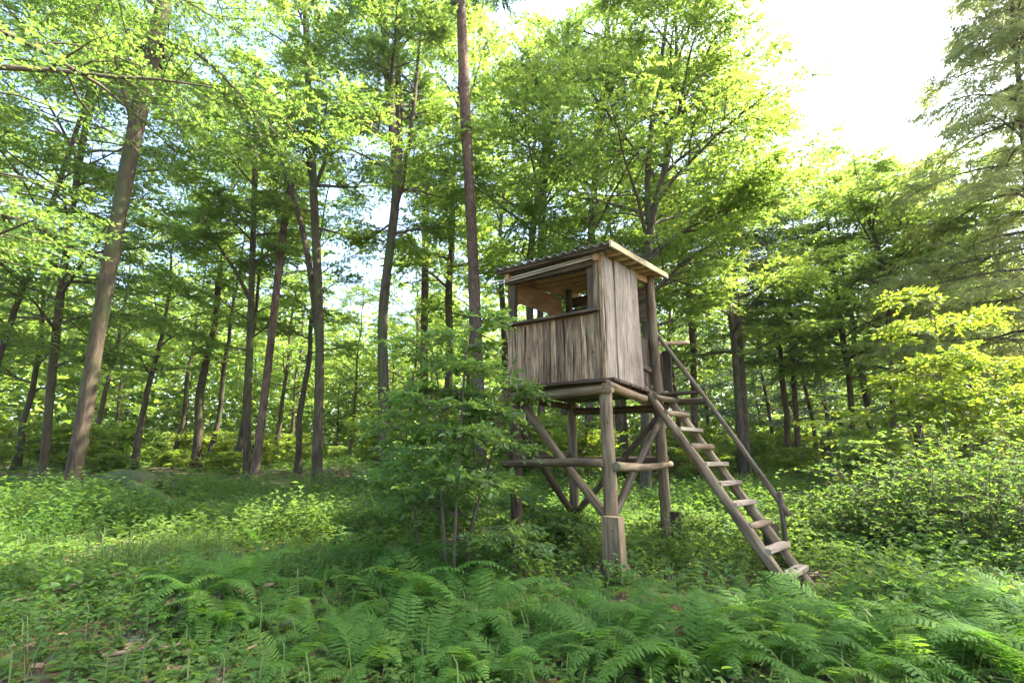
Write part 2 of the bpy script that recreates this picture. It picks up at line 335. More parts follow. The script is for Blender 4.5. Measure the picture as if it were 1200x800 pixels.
def board(name, p0, p1, side, w, th, mat, parent, wave=.012, taper=0.0, w1=None):
    """plank: length p0->p1 (local Z), width along `side` centred, thickness th, live edges"""
    _seed[0] += 1; g = rnd(_seed[0]); Ln = float(np.linalg.norm(np.subtract(p1, p0))); n = max(4, int(Ln / .12) + 2); t = np.linspace(0, 1, n)
    w1 = w if w1 is None else w1; ww = w + (w1 - w) * t
    def edge():
        a = g.standard_normal(n) * wave * .5; k = np.convolve(np.pad(a, 1, 'edge'), [.3, .4, .3], 'valid'); return k + wave * np.sin(t * (3 + 4 * g.random()) + g.random() * 6)
    L_, R_ = -ww / 2 + edge() * min(1, w / .12), ww / 2 + edge() * min(1, w / .12)
    cup = (g.random() - .5) * .010 * np.sin(t * np.pi)
    z = t * Ln; e0 = (g.random() - .5) * wave; e1 = (g.random() - .5) * wave
    zL = z.copy(); zR = z.copy(); zL[0] += e0; zR[0] -= e0; zL[-1] += e1; zR[-1] -= e1
    h = th / 2; c = min(.004, th * .2)
    prof = []
    for (X, Z, sgn) in ((L_, zL, -1), (R_, zR, 1)):
        pass
    ring = np.stack([np.stack([L_ + c, -h + cup, zL], -1), np.stack([R_ - c, -h + cup, zR], -1), np.stack([R_, -h + c + cup, zR], -1), np.stack([R_, h - c + cup, zR], -1),
                     np.stack([R_ - c, h + cup, zR], -1), np.stack([L_ + c, h + cup, zL], -1), np.stack([L_, h - c + cup, zL], -1), np.stack([L_, -h + c + cup, zL], -1)], 1)
    V = ring.reshape(-1, 3); k = 8
    i = np.arange(n - 1)[:, None] * k; j = np.arange(k)[None]; j2 = (j + 1) % k
    Q = np.stack([i + j, i + j2, i + k + j2, i + k + j], -1).reshape(-1, 4); e = (n - 1) * k
    caps = np.array([[7, 6, 5, 4, 3, 2, 1, 0], [e, e + 1, e + 2, e + 3, e + 4, e + 5, e + 6, e + 7]])
    return link(name, mesh_from(name, V, [Q, caps]), parent, mat, mtx=frame_mtx(parent, p0, p1, side))

FW, SD, CL = 1.40, 2.02, 1.32        # front width, depth to rear posts, side cladding length
ZF, ZS = 2.04, 3.03                  # floor underside, sill height
AU3 = np.array([AU[0], AU[1], 0]); AS3 = np.array([AS[0], AS[1], 0]); UP = np.array([0, 0, 1.])
def zroof(s): return 3.78 + .155 * s         # underside of the battens
def gz(u, s): q = H(u, s, 0); return float(zf(q[0], q[1]))
def build_hide():
    # legs
    p = log('post', H(.03, .03, gz(0, 0) - .15), H(.03, .05, 2.0), .088, .082, M['log'], hide, .006)
    log('post', H(FW - .06, .05, gz(FW, 0) - .15), H(FW - .06, .05, 2.0), .075, .07, M['dark_wood'], hide)
    log('post', H(FW - .10, 1.72, gz(FW, 1.7) - .15), H(FW - .10, 1.72, zroof(1.72)), .075, .065, M['pole'], hide)
    log('post', H(-.02, SD, gz(0, SD) - .15), H(-.02, SD, zroof(SD) + .02), .085, .07, M['log'], hide, .006)
    # ground anchor blocks bolted to the legs
    a = board('anchor_block', H(-.055, -.10, gz(0, 0) - .15), H(-.055, -.10, .60), AU3 + .2 * AS3, .235, .12, M['log'], hide, .006)
    for z in (.22, .47):
        q = H(-.07, -.16, z); r_ = -(AS3 - .2 * AU3)
        me = tube_mesh('bolt', [([[0, 0, -.01], [0, 0, .012], [0, 0, .02]], [.017, .017, .010])], 6)
        link('bolt', me, a, M['bolt'], mtx=a.matrix_basis.inverted() @ Matrix.Translation(Vector([float(c) for c in q]) - hide.location) @ Vector(tuple(r_)).to_track_quat('Z', 'Y').to_matrix().to_4x4())
    board('anchor_block', H(-.17, SD + .02, gz(0, SD) - .1), H(-.17, SD + .02, .47), AU3, .14, .10, M['dark_wood'], hide, .005)
    # spreading foot struts
    log('foot_strut', H(.30, -.05, gz(.3, 0) - .05), H(.0, .02, .30), .045, .045, M['log'], hide)
    log('foot_strut', H(-.22, .10, gz(-.2, .1) - .02), H(.0, .06, .28), .042, .04, M['log'], hide)
    # rails tying the legs
    zr = 1.16
    log('tie_rail', H(FW + .10, -.06, zr - .02), H(.05, -.07, zr + .02), .052, .048, M['log'], hide)
    log('tie_rail', H(-.09, -.02, zr - .02), H(-.09, SD + .22, zr - .02), .052, .045, M['log'], hide)
    log('tie_rail', H(FW - .02, 0, zr + .12), H(FW - .02, 1.85, zr + .10), .05, .05, M['dark_wood'], hide)
    log('tie_rail', H(FW + .05, 1.80, zr + .05), H(-.1, SD + .10, zr + .05), .045, .05, M['dark_wood'], hide)
    # braces
    log('brace', H(FW - .15, .14, 1.93), H(.05, .14, .50), .050, .055, M['log'], hide, .02)
    log('brace', H(FW - .02, .12, 1.75), H(FW - .05, 1.65, .45), .05, .05, M['dark_wood'], hide, .02)
    log('brace', H(-.05, SD - .06, 1.86), H(FW - .15, 1.66, .40), .045, .05, M['dark_wood'], hide, .02)
    log('brace', H(-.03, SD - .10, 1.72), H(.10, .12, .42), .048, .05, M['pole'], hide, .02)
    # floor beams + floor planks
    log('floor_beam', H(FW + .12, -.02, ZF - .01), H(-.10, -.03, ZF + .01), .06, .06, M['log'], hide)
    log('floor_beam', H(-.05, -.10, ZF + .045), H(-.05, SD + .12, ZF + .02), .06, .055, M['log'], hide)
    log('floor_beam', H(FW, -.10, ZF + .03), H(FW, SD + .1, ZF + .03), .055, .055, M['dark_wood'], hide)
    log('floor_beam', H(FW + .1, 1.75, ZF - .06), H(-.2, SD - .12, ZF - .08), .055, .055, M['dark_wood'], hide)
    n = 11
    for i in range(n):
        s = -.05 + (i + .5) * (SD + .1) / n
        board('floor_plank', H(FW + .06, s, ZF + .115), H(-.13, s, ZF + .115), AS3, (SD + .1) / n - .012, .035, M['dark_wood'], hide, .006)
    for k, (ds, zz) in enumerate(((-.07, ZF + .105), (-.11, ZF + .08))):      # splintered edge planks under the front wall
        board('floor_plank', H(FW + .05 - k * .3, ds, zz), H(-.06, ds, zz + .005), AS3, .11, .022, M['dark_wood'], hide, .01)
    # front wall: rails + upright boards + sill
    fw = board('wall_rail', H(FW + .04, .045, 2.26), H(-.02, .045, 2.26), UP, .09, .045, M['dark_wood'], hide, .003); fw.name = 'front_wall'
    tag(fw, 'front wall of weathered upright boards below the open window')
    def sub(parent, fn, *a, **k):
        o = fn(*a[:1], *a[1:], hide, **k) if False else None
    def wboard(name, wall, p0, p1, side, w, th, mat, **k):
        o = board(name, p0, p1, side, w, th, mat, hide, **k); m = o.matrix_basis.copy(); o.parent = wall; o.matrix_basis = wall.matrix_basis.inverted() @ m; return o
    g = rnd(11); ws = np.array([.125, .15, .075, .105, .07, .10, .085, .10, .12, .10, .065, .115, .10]); ws = ws / ws.sum() * (FW + .04); u = FW + .03
    for i, w in enumerate(ws):
        mt = M['board']; z0 = ZF + .125 + g.normal() * .012 - (.05 if i < 3 else 0)
        o = wboard('board', fw, H(u - w / 2, -.002 - (i % 2) * .012, z0), H(u - w / 2, -.002 - (i % 2) * .012, ZS - .02), AU3, w * .955, .024, mt, wave=.010); u -= w
    wboard('gap_backing', fw, H(FW * .5 + .01, .0195, ZF + .13), H(FW * .5 + .01, .0195, ZS - .025), AU3, FW + .02, .008, M['dark_wood'], wave=.001)  # thin dark sheet added behind the boards to keep their gaps dark
    wboard('wall_rail', fw, H(FW + .04, .05, 2.88), H(.0, .05, 2.88), UP, .09, .05, M['dark_wood'], wave=.003)
    sill = board('sill', H(FW + .10, -.045, ZS), H(.015, -.045, ZS + .005), AS3, .14, .035, M['dark_wood'], hide, .004)
    # corner boards (full height) at the right end of the front wall
    board('corner_board', H(.055, -.035, ZF + .10), H(.055, -.035, zroof(0) + .03), AU3, .075, .026, M['board'], hide, .006)
    board('corner_board', H(-.012, -.037, ZF + .08), H(-.012, -.037, zroof(0) + .05), AU3, .05, .03, M['board'], hide, .004)
    board('window_post', H(.155, .045, ZS - .1), H(.155, .045, zroof(0)), AU3, .10, .06, M['dark_wood'], hide, .004)
    board('window_post', H(FW - .035, .045, ZF + .1), H(FW - .035, .045, zroof(0)), AU3, .11, .07, M['dark_wood'], hide, .004)
    board('header_beam', H(FW + .05, -.01, zroof(0) - .075), H(.10, -.01, zroof(0) - .06), UP, .135, .05, M['dark_wood'], hide, .008)
    # right side wall
    sw = board('side_wall', H(-.002, .04, 2.30), H(-.002, CL, 2.30), UP, .09, .04, M['dark_wood'], hide, .003)
    tag(sw, 'side wall of wide pale grey upright boards facing the ladder')
    s = -.02
    for w in (.34, .36, .34, .31):
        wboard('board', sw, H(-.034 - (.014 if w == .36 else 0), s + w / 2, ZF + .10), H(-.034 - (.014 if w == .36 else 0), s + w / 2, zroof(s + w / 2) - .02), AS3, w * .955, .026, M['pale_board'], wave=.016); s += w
    for z in (3.0, 3.72): wboard('wall_rail', sw, H(-.0, .04, z), H(-.0, CL, z + (.12 if z > 3.5 else 0)), UP, .08, .04, M['dark_wood'], wave=.003)
    board('door_jamb', H(.03, CL - .03, ZF + .1), H(.03, CL - .03, zroof(CL)), AS3, .09, .07, M['dark_wood'], hide, .003)
    # left side wall: boards low, one broad panel under the roof, open between
    lw = board('far_wall', H(FW + .01, .08, 2.30), H(FW + .01, 1.72, 2.30), UP, .09, .04, M['dark_wood'], hide, .003)
    s = .08
    for k in range(10):
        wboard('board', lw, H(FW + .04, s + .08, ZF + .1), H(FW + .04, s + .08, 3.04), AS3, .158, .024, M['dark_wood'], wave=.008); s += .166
    wboard('wall_rail', lw, H(FW, .08, 3.06), H(FW, 1.72, 3.06), UP, .07, .05, M['dark_wood'], wave=.003)
    board('upper_panel', H(FW + .02, .09, 3.62), H(FW + .02, 1.66, 3.72), UP, .36, .022, M['tan'], hide, .004)
    # rear wall: horizontal boards, low ones left open in the middle
    for z, w in ((2.32, .19), (2.53, .2), (2.74, .19), (2.95, .2), (3.45, .17), (3.64, .18), (3.84, .19)):
        x0 = FW - .03 if z < 3.1 else FW - .12
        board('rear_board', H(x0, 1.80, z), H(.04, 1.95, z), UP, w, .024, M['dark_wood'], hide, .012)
    # low door leaf / landing boards seen right of the side wall
    for k, s_ in enumerate((1.45, 1.58)): pass
    d = board('door', H(.02, CL + .10, 2.55), H(.02, SD - .10, 2.55), UP, .07, .03, M['dark_wood'], hide, .003)
    for k in range(4):
        s_ = CL + .095 + k * .15
        wboard('board', d, H(.05, s_ + .05, ZF + .16), H(.05, s_ + .05, 3.02 + .02 * (k % 2)), AS3, .142, .022, M['dark_wood'], wave=.008)
    for k in range(2):
        board('landing_board', H(-.02 - k * .14, SD + .16, ZF + .10), H(-.02 - k * .14, SD + .16, 2.86 + .03 * (k % 2)), AU3, .132, .024, M['dark_wood'], hide, .008)
    log('landing_beam', H(.15, SD + .10, ZF + .04), H(-.72, SD + .12, ZF + .02), .05, .05, M['dark_wood'], hide)
    board('landing_plank', H(-.12, SD - .1, ZF + .13), H(-.72, SD - .08, ZF + .13), AS3, .20, .035, M['dark_wood'], hide, .006)
    # roof
    o0, o1, ol, orr = -.24, SD + .30, FW + .10, -.24
    nu = 90; uu = np.linspace(orr, ol, nu); sv = np.array([o0, .5, 1.2, o1]); zb = 0.075
    U_, S_ = np.meshgrid(uu, sv, indexing='ij'); Zt = zroof(S_) + zb + .024 * np.cos((U_ - orr) / .13 * 2 * np.pi)
    XY = P0[None, None] + U_[..., None] * AU + S_[..., None] * AS; hl = np.array(hide.location)
    top = np.concatenate([XY, Zt[..., None]], -1).reshape(-1, 3) - hl; bot = top - [0, 0, .007]; k = len(sv)
    i, j = np.meshgrid(np.arange(nu - 1), np.arange(k - 1), indexing='ij'); a_ = (i * k + j).ravel(); N_ = nu * k
    ft = np.stack([a_, a_ + 1, a_ + k + 1, a_ + k], -1); fb = ft[:, ::-1] + N_
    e1 = np.arange(nu - 1) * k; s1 = np.stack([e1, e1 + k, e1 + k + N_, e1 + N_], -1); e2 = e1 + k - 1; s2 = np.stack([e2 + N_, e2 + k + N_, e2 + k, e2], -1)
    roof = link('roof', mesh_from('roof', np.concatenate([top, bot]), [ft, fb, s1, s2], smooth=True), hide, M['sheet'])
    tag(roof, 'grey corrugated sheet roof rising towards the rear')
    def rb(name, *a, **k):
        o = board(name, *a, hide, **k); o.parent = roof; return o
    for s in (-.16, .20, .52, .84, 1.16, 1.48, 1.80, 2.12):
        rb('batten', H(ol - .02, s, zroof(s) + .028), H(orr + .03, s, zroof(s) + .028), AS3, .06, .045, M['fresh'] if s > .1 else M['dark_wood'], wave=.003)
    for u in (.02, FW - .04):
        rb('rafter', H(u, -.12, zroof(-.12) - .042), H(u, SD + .2, zroof(SD + .2) - .042), AU3, .06, .09, M['tan'], wave=.003)
    rb('fascia_board', H(orr, o0 - .01, zroof(o0) + .045), H(orr, o1 + .01, zroof(o1) + .045), UP, .085, .024, M['fascia'], wave=.003)
    rb('lath', H(ol + .16, o0 + .16, zroof(o0) - .045), H(orr + .16, o0 + .16, zroof(o0) + .018), UP, .022, .018, M['lath'], wave=.003)
    rb('lath', H(ol + .02, o0 + .17, zroof(o0) - .075), H(orr + .25, o0 + .17, zroof(o0) - .012), UP, .018, .018, M['lath'], wave=.003)
build_hide()

# ------------------------------------------------------------------ ladder, handrail, stub post
LB = np.array([2.90, 5.52, float(zf(2.9, 5.52))]); LT = np.array([1.93, 6.98, 2.16]); RD = np.array([.704, .71, 0]) 
def build_ladder():
    lad = thing('ladder', LB + RD * .3, 'steep wooden ladder with log and sawn plank rungs leaning on the hide', 'ladder')
    ax = unit(LT - LB); wd = .60
    log('rail', LB - ax * .12, LT + ax * .06, .066, .055, M['log'], lad, .012)
    log('rail', LB + RD * wd - ax * .12, LT + RD * wd + ax * .04, .066, .055, M['log'], lad, .012)
    fr = unit(np.cross(RD, ax)); fr = fr if fr[2] > 0 else -fr      # up-facing normal
    kinds = ['big', 'plank', 'log', 'plank', 'plank', 'plank', 'log', 'plank', 'log', 'log']
    for i, k in enumerate(kinds):
        t = .055 + i * .0985; c = LB + (LT - LB) * t + fr * .062
        a, b = c - RD * .035, c + RD * (wd + .04)
        if k == 'log': log('rung', a, b, .042, .040, M['log'], lad, .004)
        else: board('rung', a, b, unit(ax * [1, 1, 0]), .13 if k == 'big' else .115, .05, M['rung'], lad, .002)
    hr = thing('handrail', LB + RD * .9, 'thin peeled handrail pole sloping down beside the ladder', 'handrail')
    top = at(771, 394, 7.5); bot = at(925, 604, 6.25); stk = at(914, 578, 6.30)
    log('pole', bot, top, .038, .032, M['pole'], hr, .008)
    g_ = np.array([stk[0], stk[1], float(zf(stk[0], stk[1])) - .1]); log('stake', g_, stk + [0, 0, .02], .032, .028, M['pole'], hr, .006)
    log('upper_pole', H(-.02, SD - .05, 2.98), at(806, 401, 8.9), .04, .035, M['log'], hr, .004)
    c = ground(902, 640); c = at(905, 640, 6.5)
    st = thing('stub_post', (c[0], c[1], float(zf(c[0], c[1]))), 'short weathered stub post standing beside the foot of the ladder', 'post')
    board('post_block', [c[0], c[1], float(zf(c[0], c[1])) - .1], [c[0], c[1], at(905, 613, 6.5)[2]], np.array([1, .2, 0]), .15, .12, M['dark_wood'], st, .005)
build_ladder()

# ------------------------------------------------------------------ tree generator
def bez(p0, d0, L, e1, rng, n=7, wob=.06):
    """branch polyline: starts along d0, elevation relaxes to e1 (radians)"""
    h = np.array([d0[0], d0[1], 0.]); hn = np.linalg.norm(h); h = h / max(hn, 1e-6); e0 = math.atan2(d0[2], hn)
    pts = [np.array(p0, float)]; az = math.atan2(h[1], h[0]); 
    for i in range(n - 1):
        t = i / (n - 2); e = e0 + (e1 - e0) * t + rng.normal() * wob; az += rng.normal() * wob * 1.3
        pts.append(pts[-1] + L / (n - 1) * np.array([math.cos(az) * math.cos(e), math.sin(az) * math.cos(e), math.sin(e)]))
    return np.array(pts)
def interp(pts, f):
    f = np.clip(f, 0, 1) * (len(pts) - 1); i = np.minimum(f.astype(int), len(pts) - 2); w = (f - i)[:, None]
    return pts[i] * (1 - w) + pts[i + 1] * w, unit(pts[i + 1] - pts[i])
def trunk_mesh(pts, rad, sides, seed):
    # rings packed towards the foot; buttressed root flare, gentle lobes and lumps
    g = rnd(seed + 900); n = len(pts); s0 = np.linspace(0, 1, n); z = pts[:, 2]; zt = z[0] + (z[-1] - z[0]) * np.linspace(0, 1, n + 8) ** 1.7
    P = np.stack([np.interp(zt, z, pts[:, i]) for i in range(3)], -1); r = np.interp(zt, z, rad); m = n + 8
    v, q, t = tubes([(P, r)], sides); ring = v[:m * sides].reshape(m, sides, 3); c = P[:, None]; a = np.linspace(0, 2 * np.pi, sides, endpoint=False)[None]; ph = g.random(5) * 6.28; zz = zt[:, None]
    k = 1 + .05 * np.sin(2 * a + ph[0] + zz * .5) + .04 * np.sin(3 * a + ph[1] - zz * .8) + .03 * g.standard_normal((m, 1)) + .015 * g.standard_normal((m, sides))
    k = k + np.exp(-np.maximum(zz, 0) / .28) * (.18 + .26 * np.cos(4 * a + ph[2]) + .14 * np.cos(3 * a + ph[3]))
    v[:m * sides] = (c + (ring - c) * k[..., None]).reshape(-1, 3)
    return mesh_from('trunk', v, [q, t], smooth=True)
class Fol:
    """collects twigs, expands them to leaves"""
    def __init__(s): s.o, s.d, s.l, s.n = [], [], [], []
    def add(s, o, d, l, n): s.o.append(o); s.d.append(d); s.l.append(l); s.n.append(n)
    def leaves(s, rng, per, size, jit=.35, wr=.62, droop=0.0, fold=False, name='leaves', var=.3):
        o = np.concatenate(s.o); d = np.concatenate(s.d); l = np.concatenate(s.l); n = np.concatenate(s.n); m = len(o)
        k = np.arange(per); f = ((k + .6) / per)[None].repeat(m, 0) + rng.normal(0, .03, (m, per))
        side = unit(np.cross(n, d)); sg = np.where(k % 2 == 0, 1., -1.)
        pos = o[:, None] + d[:, None] * (l[:, None] * f)[..., None]
        pos[..., 2] -= (f ** 2) * l[:, None] * .18
        an = rng.normal(.85, .25, (m, per)) * (1 - .75 * (f > .93))
        ld = d[:, None] * np.cos(an)[..., None] + side[:, None] * (np.sin(an) * sg)[..., None]
        ld = ld + rng.normal(0, .18, ld.shape); ld[..., 2] -= droop
        nn = n[:, None] + rng.normal(0, jit, ld.shape)
        pos = pos.reshape(-1, 3); ld = unit(ld.reshape(-1, 3)); nn = nn.reshape(-1, 3); nn = unit(nn - ld * (nn * ld).sum(-1, keepdims=True))
        ln = size * np.exp(rng.normal(0, var, len(pos)))
        return leaf_mesh(name, pos, ld, nn, ln, wr, rng, fold)
UPV = np.array([0, 0, 1.])
def spray(fol, paths, rng, bp, L, ns, tw, twl, r0, sec_len=.42, f0=.2, drp=.05):
    """secondary branches on limb polyline bp + twigs on each"""
    fs = np.sort(rng.uniform(f0, 1, ns)); P, D = interp(bp, fs)
    for q in range(ns):
        sg = 1 if q % 2 else -1; f = fs[q]; d = D[q]
        hd = unit(np.cross(UPV, d)) * sg; a = rng.normal(.95, .25)
        sd = unit(d * math.cos(a) + hd * math.sin(a) + UPV * rng.normal(.05, .30))
        sl = L * sec_len * (1.15 - .75 * f) * rng.uniform(.7, 1.25) + twl * .5
        sp = bez(P[q], sd, sl, rng.normal(-drp, .12), rng, 5, .10)
        rr = r0 * (1 - f) * .5 + .006
        if paths is not None: paths.append((sp, np.linspace(rr, .004, 5)))
        twigs(fol, rng, sp, tw, twl)
    twigs(fol, rng, bp[len(bp) // 2:], tw, twl)
def twigs(fol, rng, sp, tw, twl, f0=.12):
    ft = np.linspace(f0, 1, tw) ** .9; tp, td = interp(sp, ft)
    sg = np.where(np.arange(tw) % 2 == 0, 1., -1.)[:, None]; hd = unit(np.cross(UPV, td)) * sg
    an = rng.normal(.8, .25, (tw, 1)) * (ft[:, None] < .97)
    d = unit(td * np.cos(an) + hd * np.sin(an) + rng.normal(0, .17, (tw, 3)))
    l = twl * rng.uniform(.6, 1.25, tw) * (1.15 - .5 * ft)
    n = unit(UPV + rng.normal(0, .48, (tw, 3))); fol.add(tp, d, l, n)
def make_tree(seed, trunk, rad, z0, R, nl, ns, tw, twl, per, size, limbs=(), elev=(.75, .1), sides=10, prof=None, azc=None, wr=.62, jit=.42, droop=0., r_lim=.32, fold=None, sf0=.2):
    """trunk: polyline relative to base. returns dict of meshes"""
    rng = rnd(seed); fol = Fol(); paths = []; zt = trunk[-1][2]
    zz = trunk[:, 2]; lim_paths = []
    for i in range(nl):
        t = (i + rng.random()) / nl; z = z0 + (zt * .985 - z0) * t
        p = np.array([np.interp(z, zz, trunk[:, 0]), np.interp(z, zz, trunk[:, 1]), z]); r_ = np.interp(z, zz, rad)
        az = i * 2.39996 + rng.normal() * .3 if azc is None else azc[i % len(azc)] + rng.normal() * .3
        e = elev[0] * (.35 + .75 * t) + rng.normal() * .12
        L = R * (prof(t) if prof else (math.sin(math.pi * (.18 + .74 * t)) ** .8)) * rng.uniform(.75, 1.15)
        bp = bez(p, np.array([math.cos(az) * math.cos(e), math.sin(az) * math.cos(e), math.sin(e)]), L, elev[1] + rng.normal() * .12, rng)
        rl = min(r_ * .55, r_lim * .12 + L * .010); paths.append((bp, np.linspace(rl, .008, len(bp))))
        spray(fol, paths, rng, bp, L, ns, tw, twl, rl, f0=sf0)
    for lp, (ra, rb_) in limbs:
        lp = np.asarray(lp); LL = np.linalg.norm(np.diff(lp, axis=0), axis=1).sum(); lim_paths.append((lp, np.linspace(ra, rb_, len(lp))))
        m = 4
        for q in range(m):
            f = .45 + .55 * q / (m - 1); P, D = interp(lp, np.array([f])); az = rng.random() * 6.28; e = .4
            bp = bez(P[0], unit(D[0] * .5 + np.array([math.cos(az), math.sin(az), .3])), R * .6 * rng.uniform(.7, 1.1), .05, rng)
            paths.append((bp, np.linspace(rb_ * .6, .006, len(bp)))); spray(fol, paths, rng, bp, R * .6, ns, tw, twl, rb_ * .6)
    d = {'trunk': trunk_mesh(trunk, rad, max(sides, 10), seed)}
    d['branches'] = branch_mesh(paths) if paths else None
    d['limbs'] = [tube_mesh('limb', [l], 8) for l in lim_paths]
    d['crown'] = fol.leaves(rng, per, size, jit, wr, droop, fold) if fol.o else None
    return d
def smooth_line(pts, rad, n):
    pts = np.asarray(pts, float); s = np.concatenate([[0], np.cumsum(np.linalg.norm(np.diff(pts, axis=0), axis=1))]); t = np.linspace(0, s[-1], n)
    out = np.stack([np.interp(t, s, pts[:, i]) for i in range(3)], -1); r = np.interp(t, s, rad)
    for _ in range(2):
        o2 = out.copy(); o2[1:-1] = out[:-2] * .25 + out[1:-1] * .5 + out[2:] * .25; out = o2
    return out, r
def flare(z, r):  # root flare
    return r * (1 + .32 * np.exp(-np.maximum(z, 0) / .30))
def place(name, d, loc, label, cat, group=None, bmat='beech_bark', lmat='beech', rot=0, sc=1, src=None):
    root = thing(name, loc, label, cat, group); root.rotation_euler = (0, 0, rot); root.scale = (sc, sc, sc)
    link('trunk', d['trunk'], root, M[bmat])
    if d['branches']: tag(link('branch_framework', d['branches'], root, M['twig']), kind='stuff')
    for l in d['limbs']: link('limb', l, root, M[bmat])
    if d['crown']: link('crown', d['crown'], root, M[lmat])
    return root

def hero(name, seed, px, Y, w0, w1, Htop, label, bmat='beech_bark', lmat='beech', crown=None, limbs=(), group=None, cat='tree', ybase=None):
    pts = [at(x, y, Y) for x, y in px]; bx, by = pts[0][0], pts[0][1]; g = float(zf(bx, by)); base = np.array([bx, by, g])
    # continue the base down to the ground, the top on to the tree's full height
    pts = [np.array(p) for p in pts]; dn = pts[0] - pts[1]; 
    if pts[0][2] > g - .1: pts.insert(0, pts[0] + dn / max(-dn[2], .05) * (pts[0][2] - g + .15))
    if pts[1][2] < g - .15: pts[0] = pts[0]
    rad = []
    dist0 = Y / ray(*px[0])[1]; dist1 = Y / ray(*px[-1])[1]
    ca = lambda x: 1 / math.sqrt(1 + ((x - 600) / F_PX) ** 2)
    r0 = w0 * dist0 / F_PX / 2 * ca(px[0][0]); r1 = w1 * dist1 / F_PX / 2 * ca(px[-1][0])
    zs = np.array([p[2] for p in pts]); rad = list(r0 + (r1 - r0) * (zs - zs[0]) / (zs[-1] - zs[0]))
    if Htop and pts[-1][2] < g + Htop:
        up = unit(pts[-1] - pts[-2]); up = unit(up + UPV * .5); rem = g + Htop - pts[-1][2]
        pts.append(pts[-1] + up * rem * .5 / up[2]); rad.append(r1 * .55); pts.append(pts[-1] + UPV * rem * .5); rad.append(.02)
    pl, rl = smooth_line(np.array(pts) - base, rad, 34 if Htop else 26); rl = flare(pl[:, 2], rl)
    lm = []
    for lpx, wa, wb in limbs:
        lp = np.array([at(x, y, Y) for x, y in lpx]) - base; jj = rnd(seed + 7).normal(0, 1) * .12
        lp[:, 1] += jj * np.linspace(0, len(lp), len(lp)) * 1.0
        dl = Y / ray(*lpx[0])[1]; ra, rb_ = wa * dl / F_PX / 2 * ca(lpx[0][0]), wb * dl / F_PX / 2 * ca(lpx[0][0])
        lp2, _ = smooth_line(lp, np.ones(len(lp)), 12); lm.append((lp2, (ra, rb_)))
    c = dict(z0=8, R=3.5, nl=18, ns=9, tw=11, twl=.75, per=15, size=.105); c.update(crown or {})
    d = make_tree(seed, pl, rl, c.pop('z0'), c.pop('R'), c.pop('nl'), c.pop('ns'), c.pop('tw'), c.pop('twl'), c.pop('per'), c.pop('size'), limbs=lm, **c)
    if seed in SHORT: MARKS.append((base[0], base[1], SHORT[seed]))
    return place(name, d, base, label, cat, group, bmat, lmat), base

B = 'beech_tree'
MARKS = []
SHORT = {1: 'the thick leaning beech', 2: 'the dark slim beech', 4: 'the reddish snag', 6: 'the beech with the curved limb', 7: 'the forked sinuous beech', 9: 'the tall reddish pine', 11: 'the beech behind the hide roof', 13: 'the tiered grey beech', 16: 'the slim shaded pine', 18: 'the crooked branchy beech', 19: 'the drooping larch'}
hero(B, 1, [(80, 592), (100, 480), (125, 330), (150, 190), (175, 80), (195, -10)], 12.6, 22, 19, 21, 'thick leaning grey beech with a broken branch stub high on its trunk', lmat='sapling',  # greener sapling leaf colour stands in for shade in this crown
     crown=dict(z0=13.0, R=4.8, nl=14, ns=10, tw=12, per=14, size=.085, twl=.75, elev=(.55, -.05), azc=[1.8, 3.0, 2.3, 3.8, 2.7, 3.4, 1.2, 2.0]), limbs=[([(157, 150), (156, 120), (153, 85)], 9, 3), ([(185, 50), (225, 60), (270, 100), (310, 150), (350, 190)], 6, 2)])
hero(B, 2, [(50, 556), (60, 450), (70, 350), (82, 260), (100, 150), (120, 40)], 17, 12, 8, 19, 'dark slim beech standing just behind the thick leaning beech', crown=dict(z0=4.0, R=4.6, nl=28, ns=10, elev=(.75, .2)))
hero(B, 3, [(-42, 560), (5, 400), (30, 325), (68, 220), (100, 120)], 15, 9, 6, 17, 'slanting beech at the wood edge left of the dark slim beech', crown=dict(z0=4.0, R=4.6, nl=26, ns=10, elev=(.75, .2)))
hero(B, 4, [(289, 560), (291, 450), (296, 300), (299, 190), (300, 80)], 21, 10, 6, 20, 'dark straight beech close beside the reddish broken snag', crown=dict(z0=9, R=3.2, nl=17, ns=9, size=.115), limbs=[([(292, 350), (275, 315), (250, 280), (236, 250)], 5, 2)])
hero('broken_snag', 5, [(298, 560), (312, 450), (325, 330), (336, 240), (345, 200)], 20.5, 11, 8, None, 'reddish bare snag with a snapped off top', bmat='red_bark', crown=dict(nl=0), cat='snag')
hero(B, 6, [(371, 560), (374, 470), (375, 400), (372, 320), (368, 230), (365, 170), (360, 80), (358, 0)], 18.5, 13, 7, 20, 'beech with a long curved limb bowing out from mid trunk',
     crown=dict(z0=10, R=3.8, nl=18, ns=9, size=.11), limbs=[([(374, 400), (362, 320), (350, 265), (335, 215), (318, 178), (300, 130), (285, 70)], 9, 4), ([(367, 225), (378, 185), (388, 140), (392, 90)], 5, 3)])
hero(B, 7, [(449, 566), (450, 460), (447, 370), (457, 290), (466, 222), (460, 150), (454, 80), (448, 0)], 17, 14, 8, 21, 'sinuous beech whose trunk forks into upright limbs high up',
     crown=dict(z0=9, R=3.8, nl=20, ns=10, size=.105), limbs=[([(466, 224), (468, 150), (465, 80), (463, 10)], 9, 6), ([(466, 218), (478, 180), (484, 120), (490, 40)], 7, 4)])
hero('pine_tree', 8, [(497, 540), (497, 420), (498, 320), (499, 240)], 27, 10, 8, 19, 'distant straight pine between the forked beech and the tall reddish pine', 'pine_bark', 'spruce', crown=dict(z0=16, R=1.8, nl=12, ns=6, size=.2, wr=.25, elev=(.3, 0)))
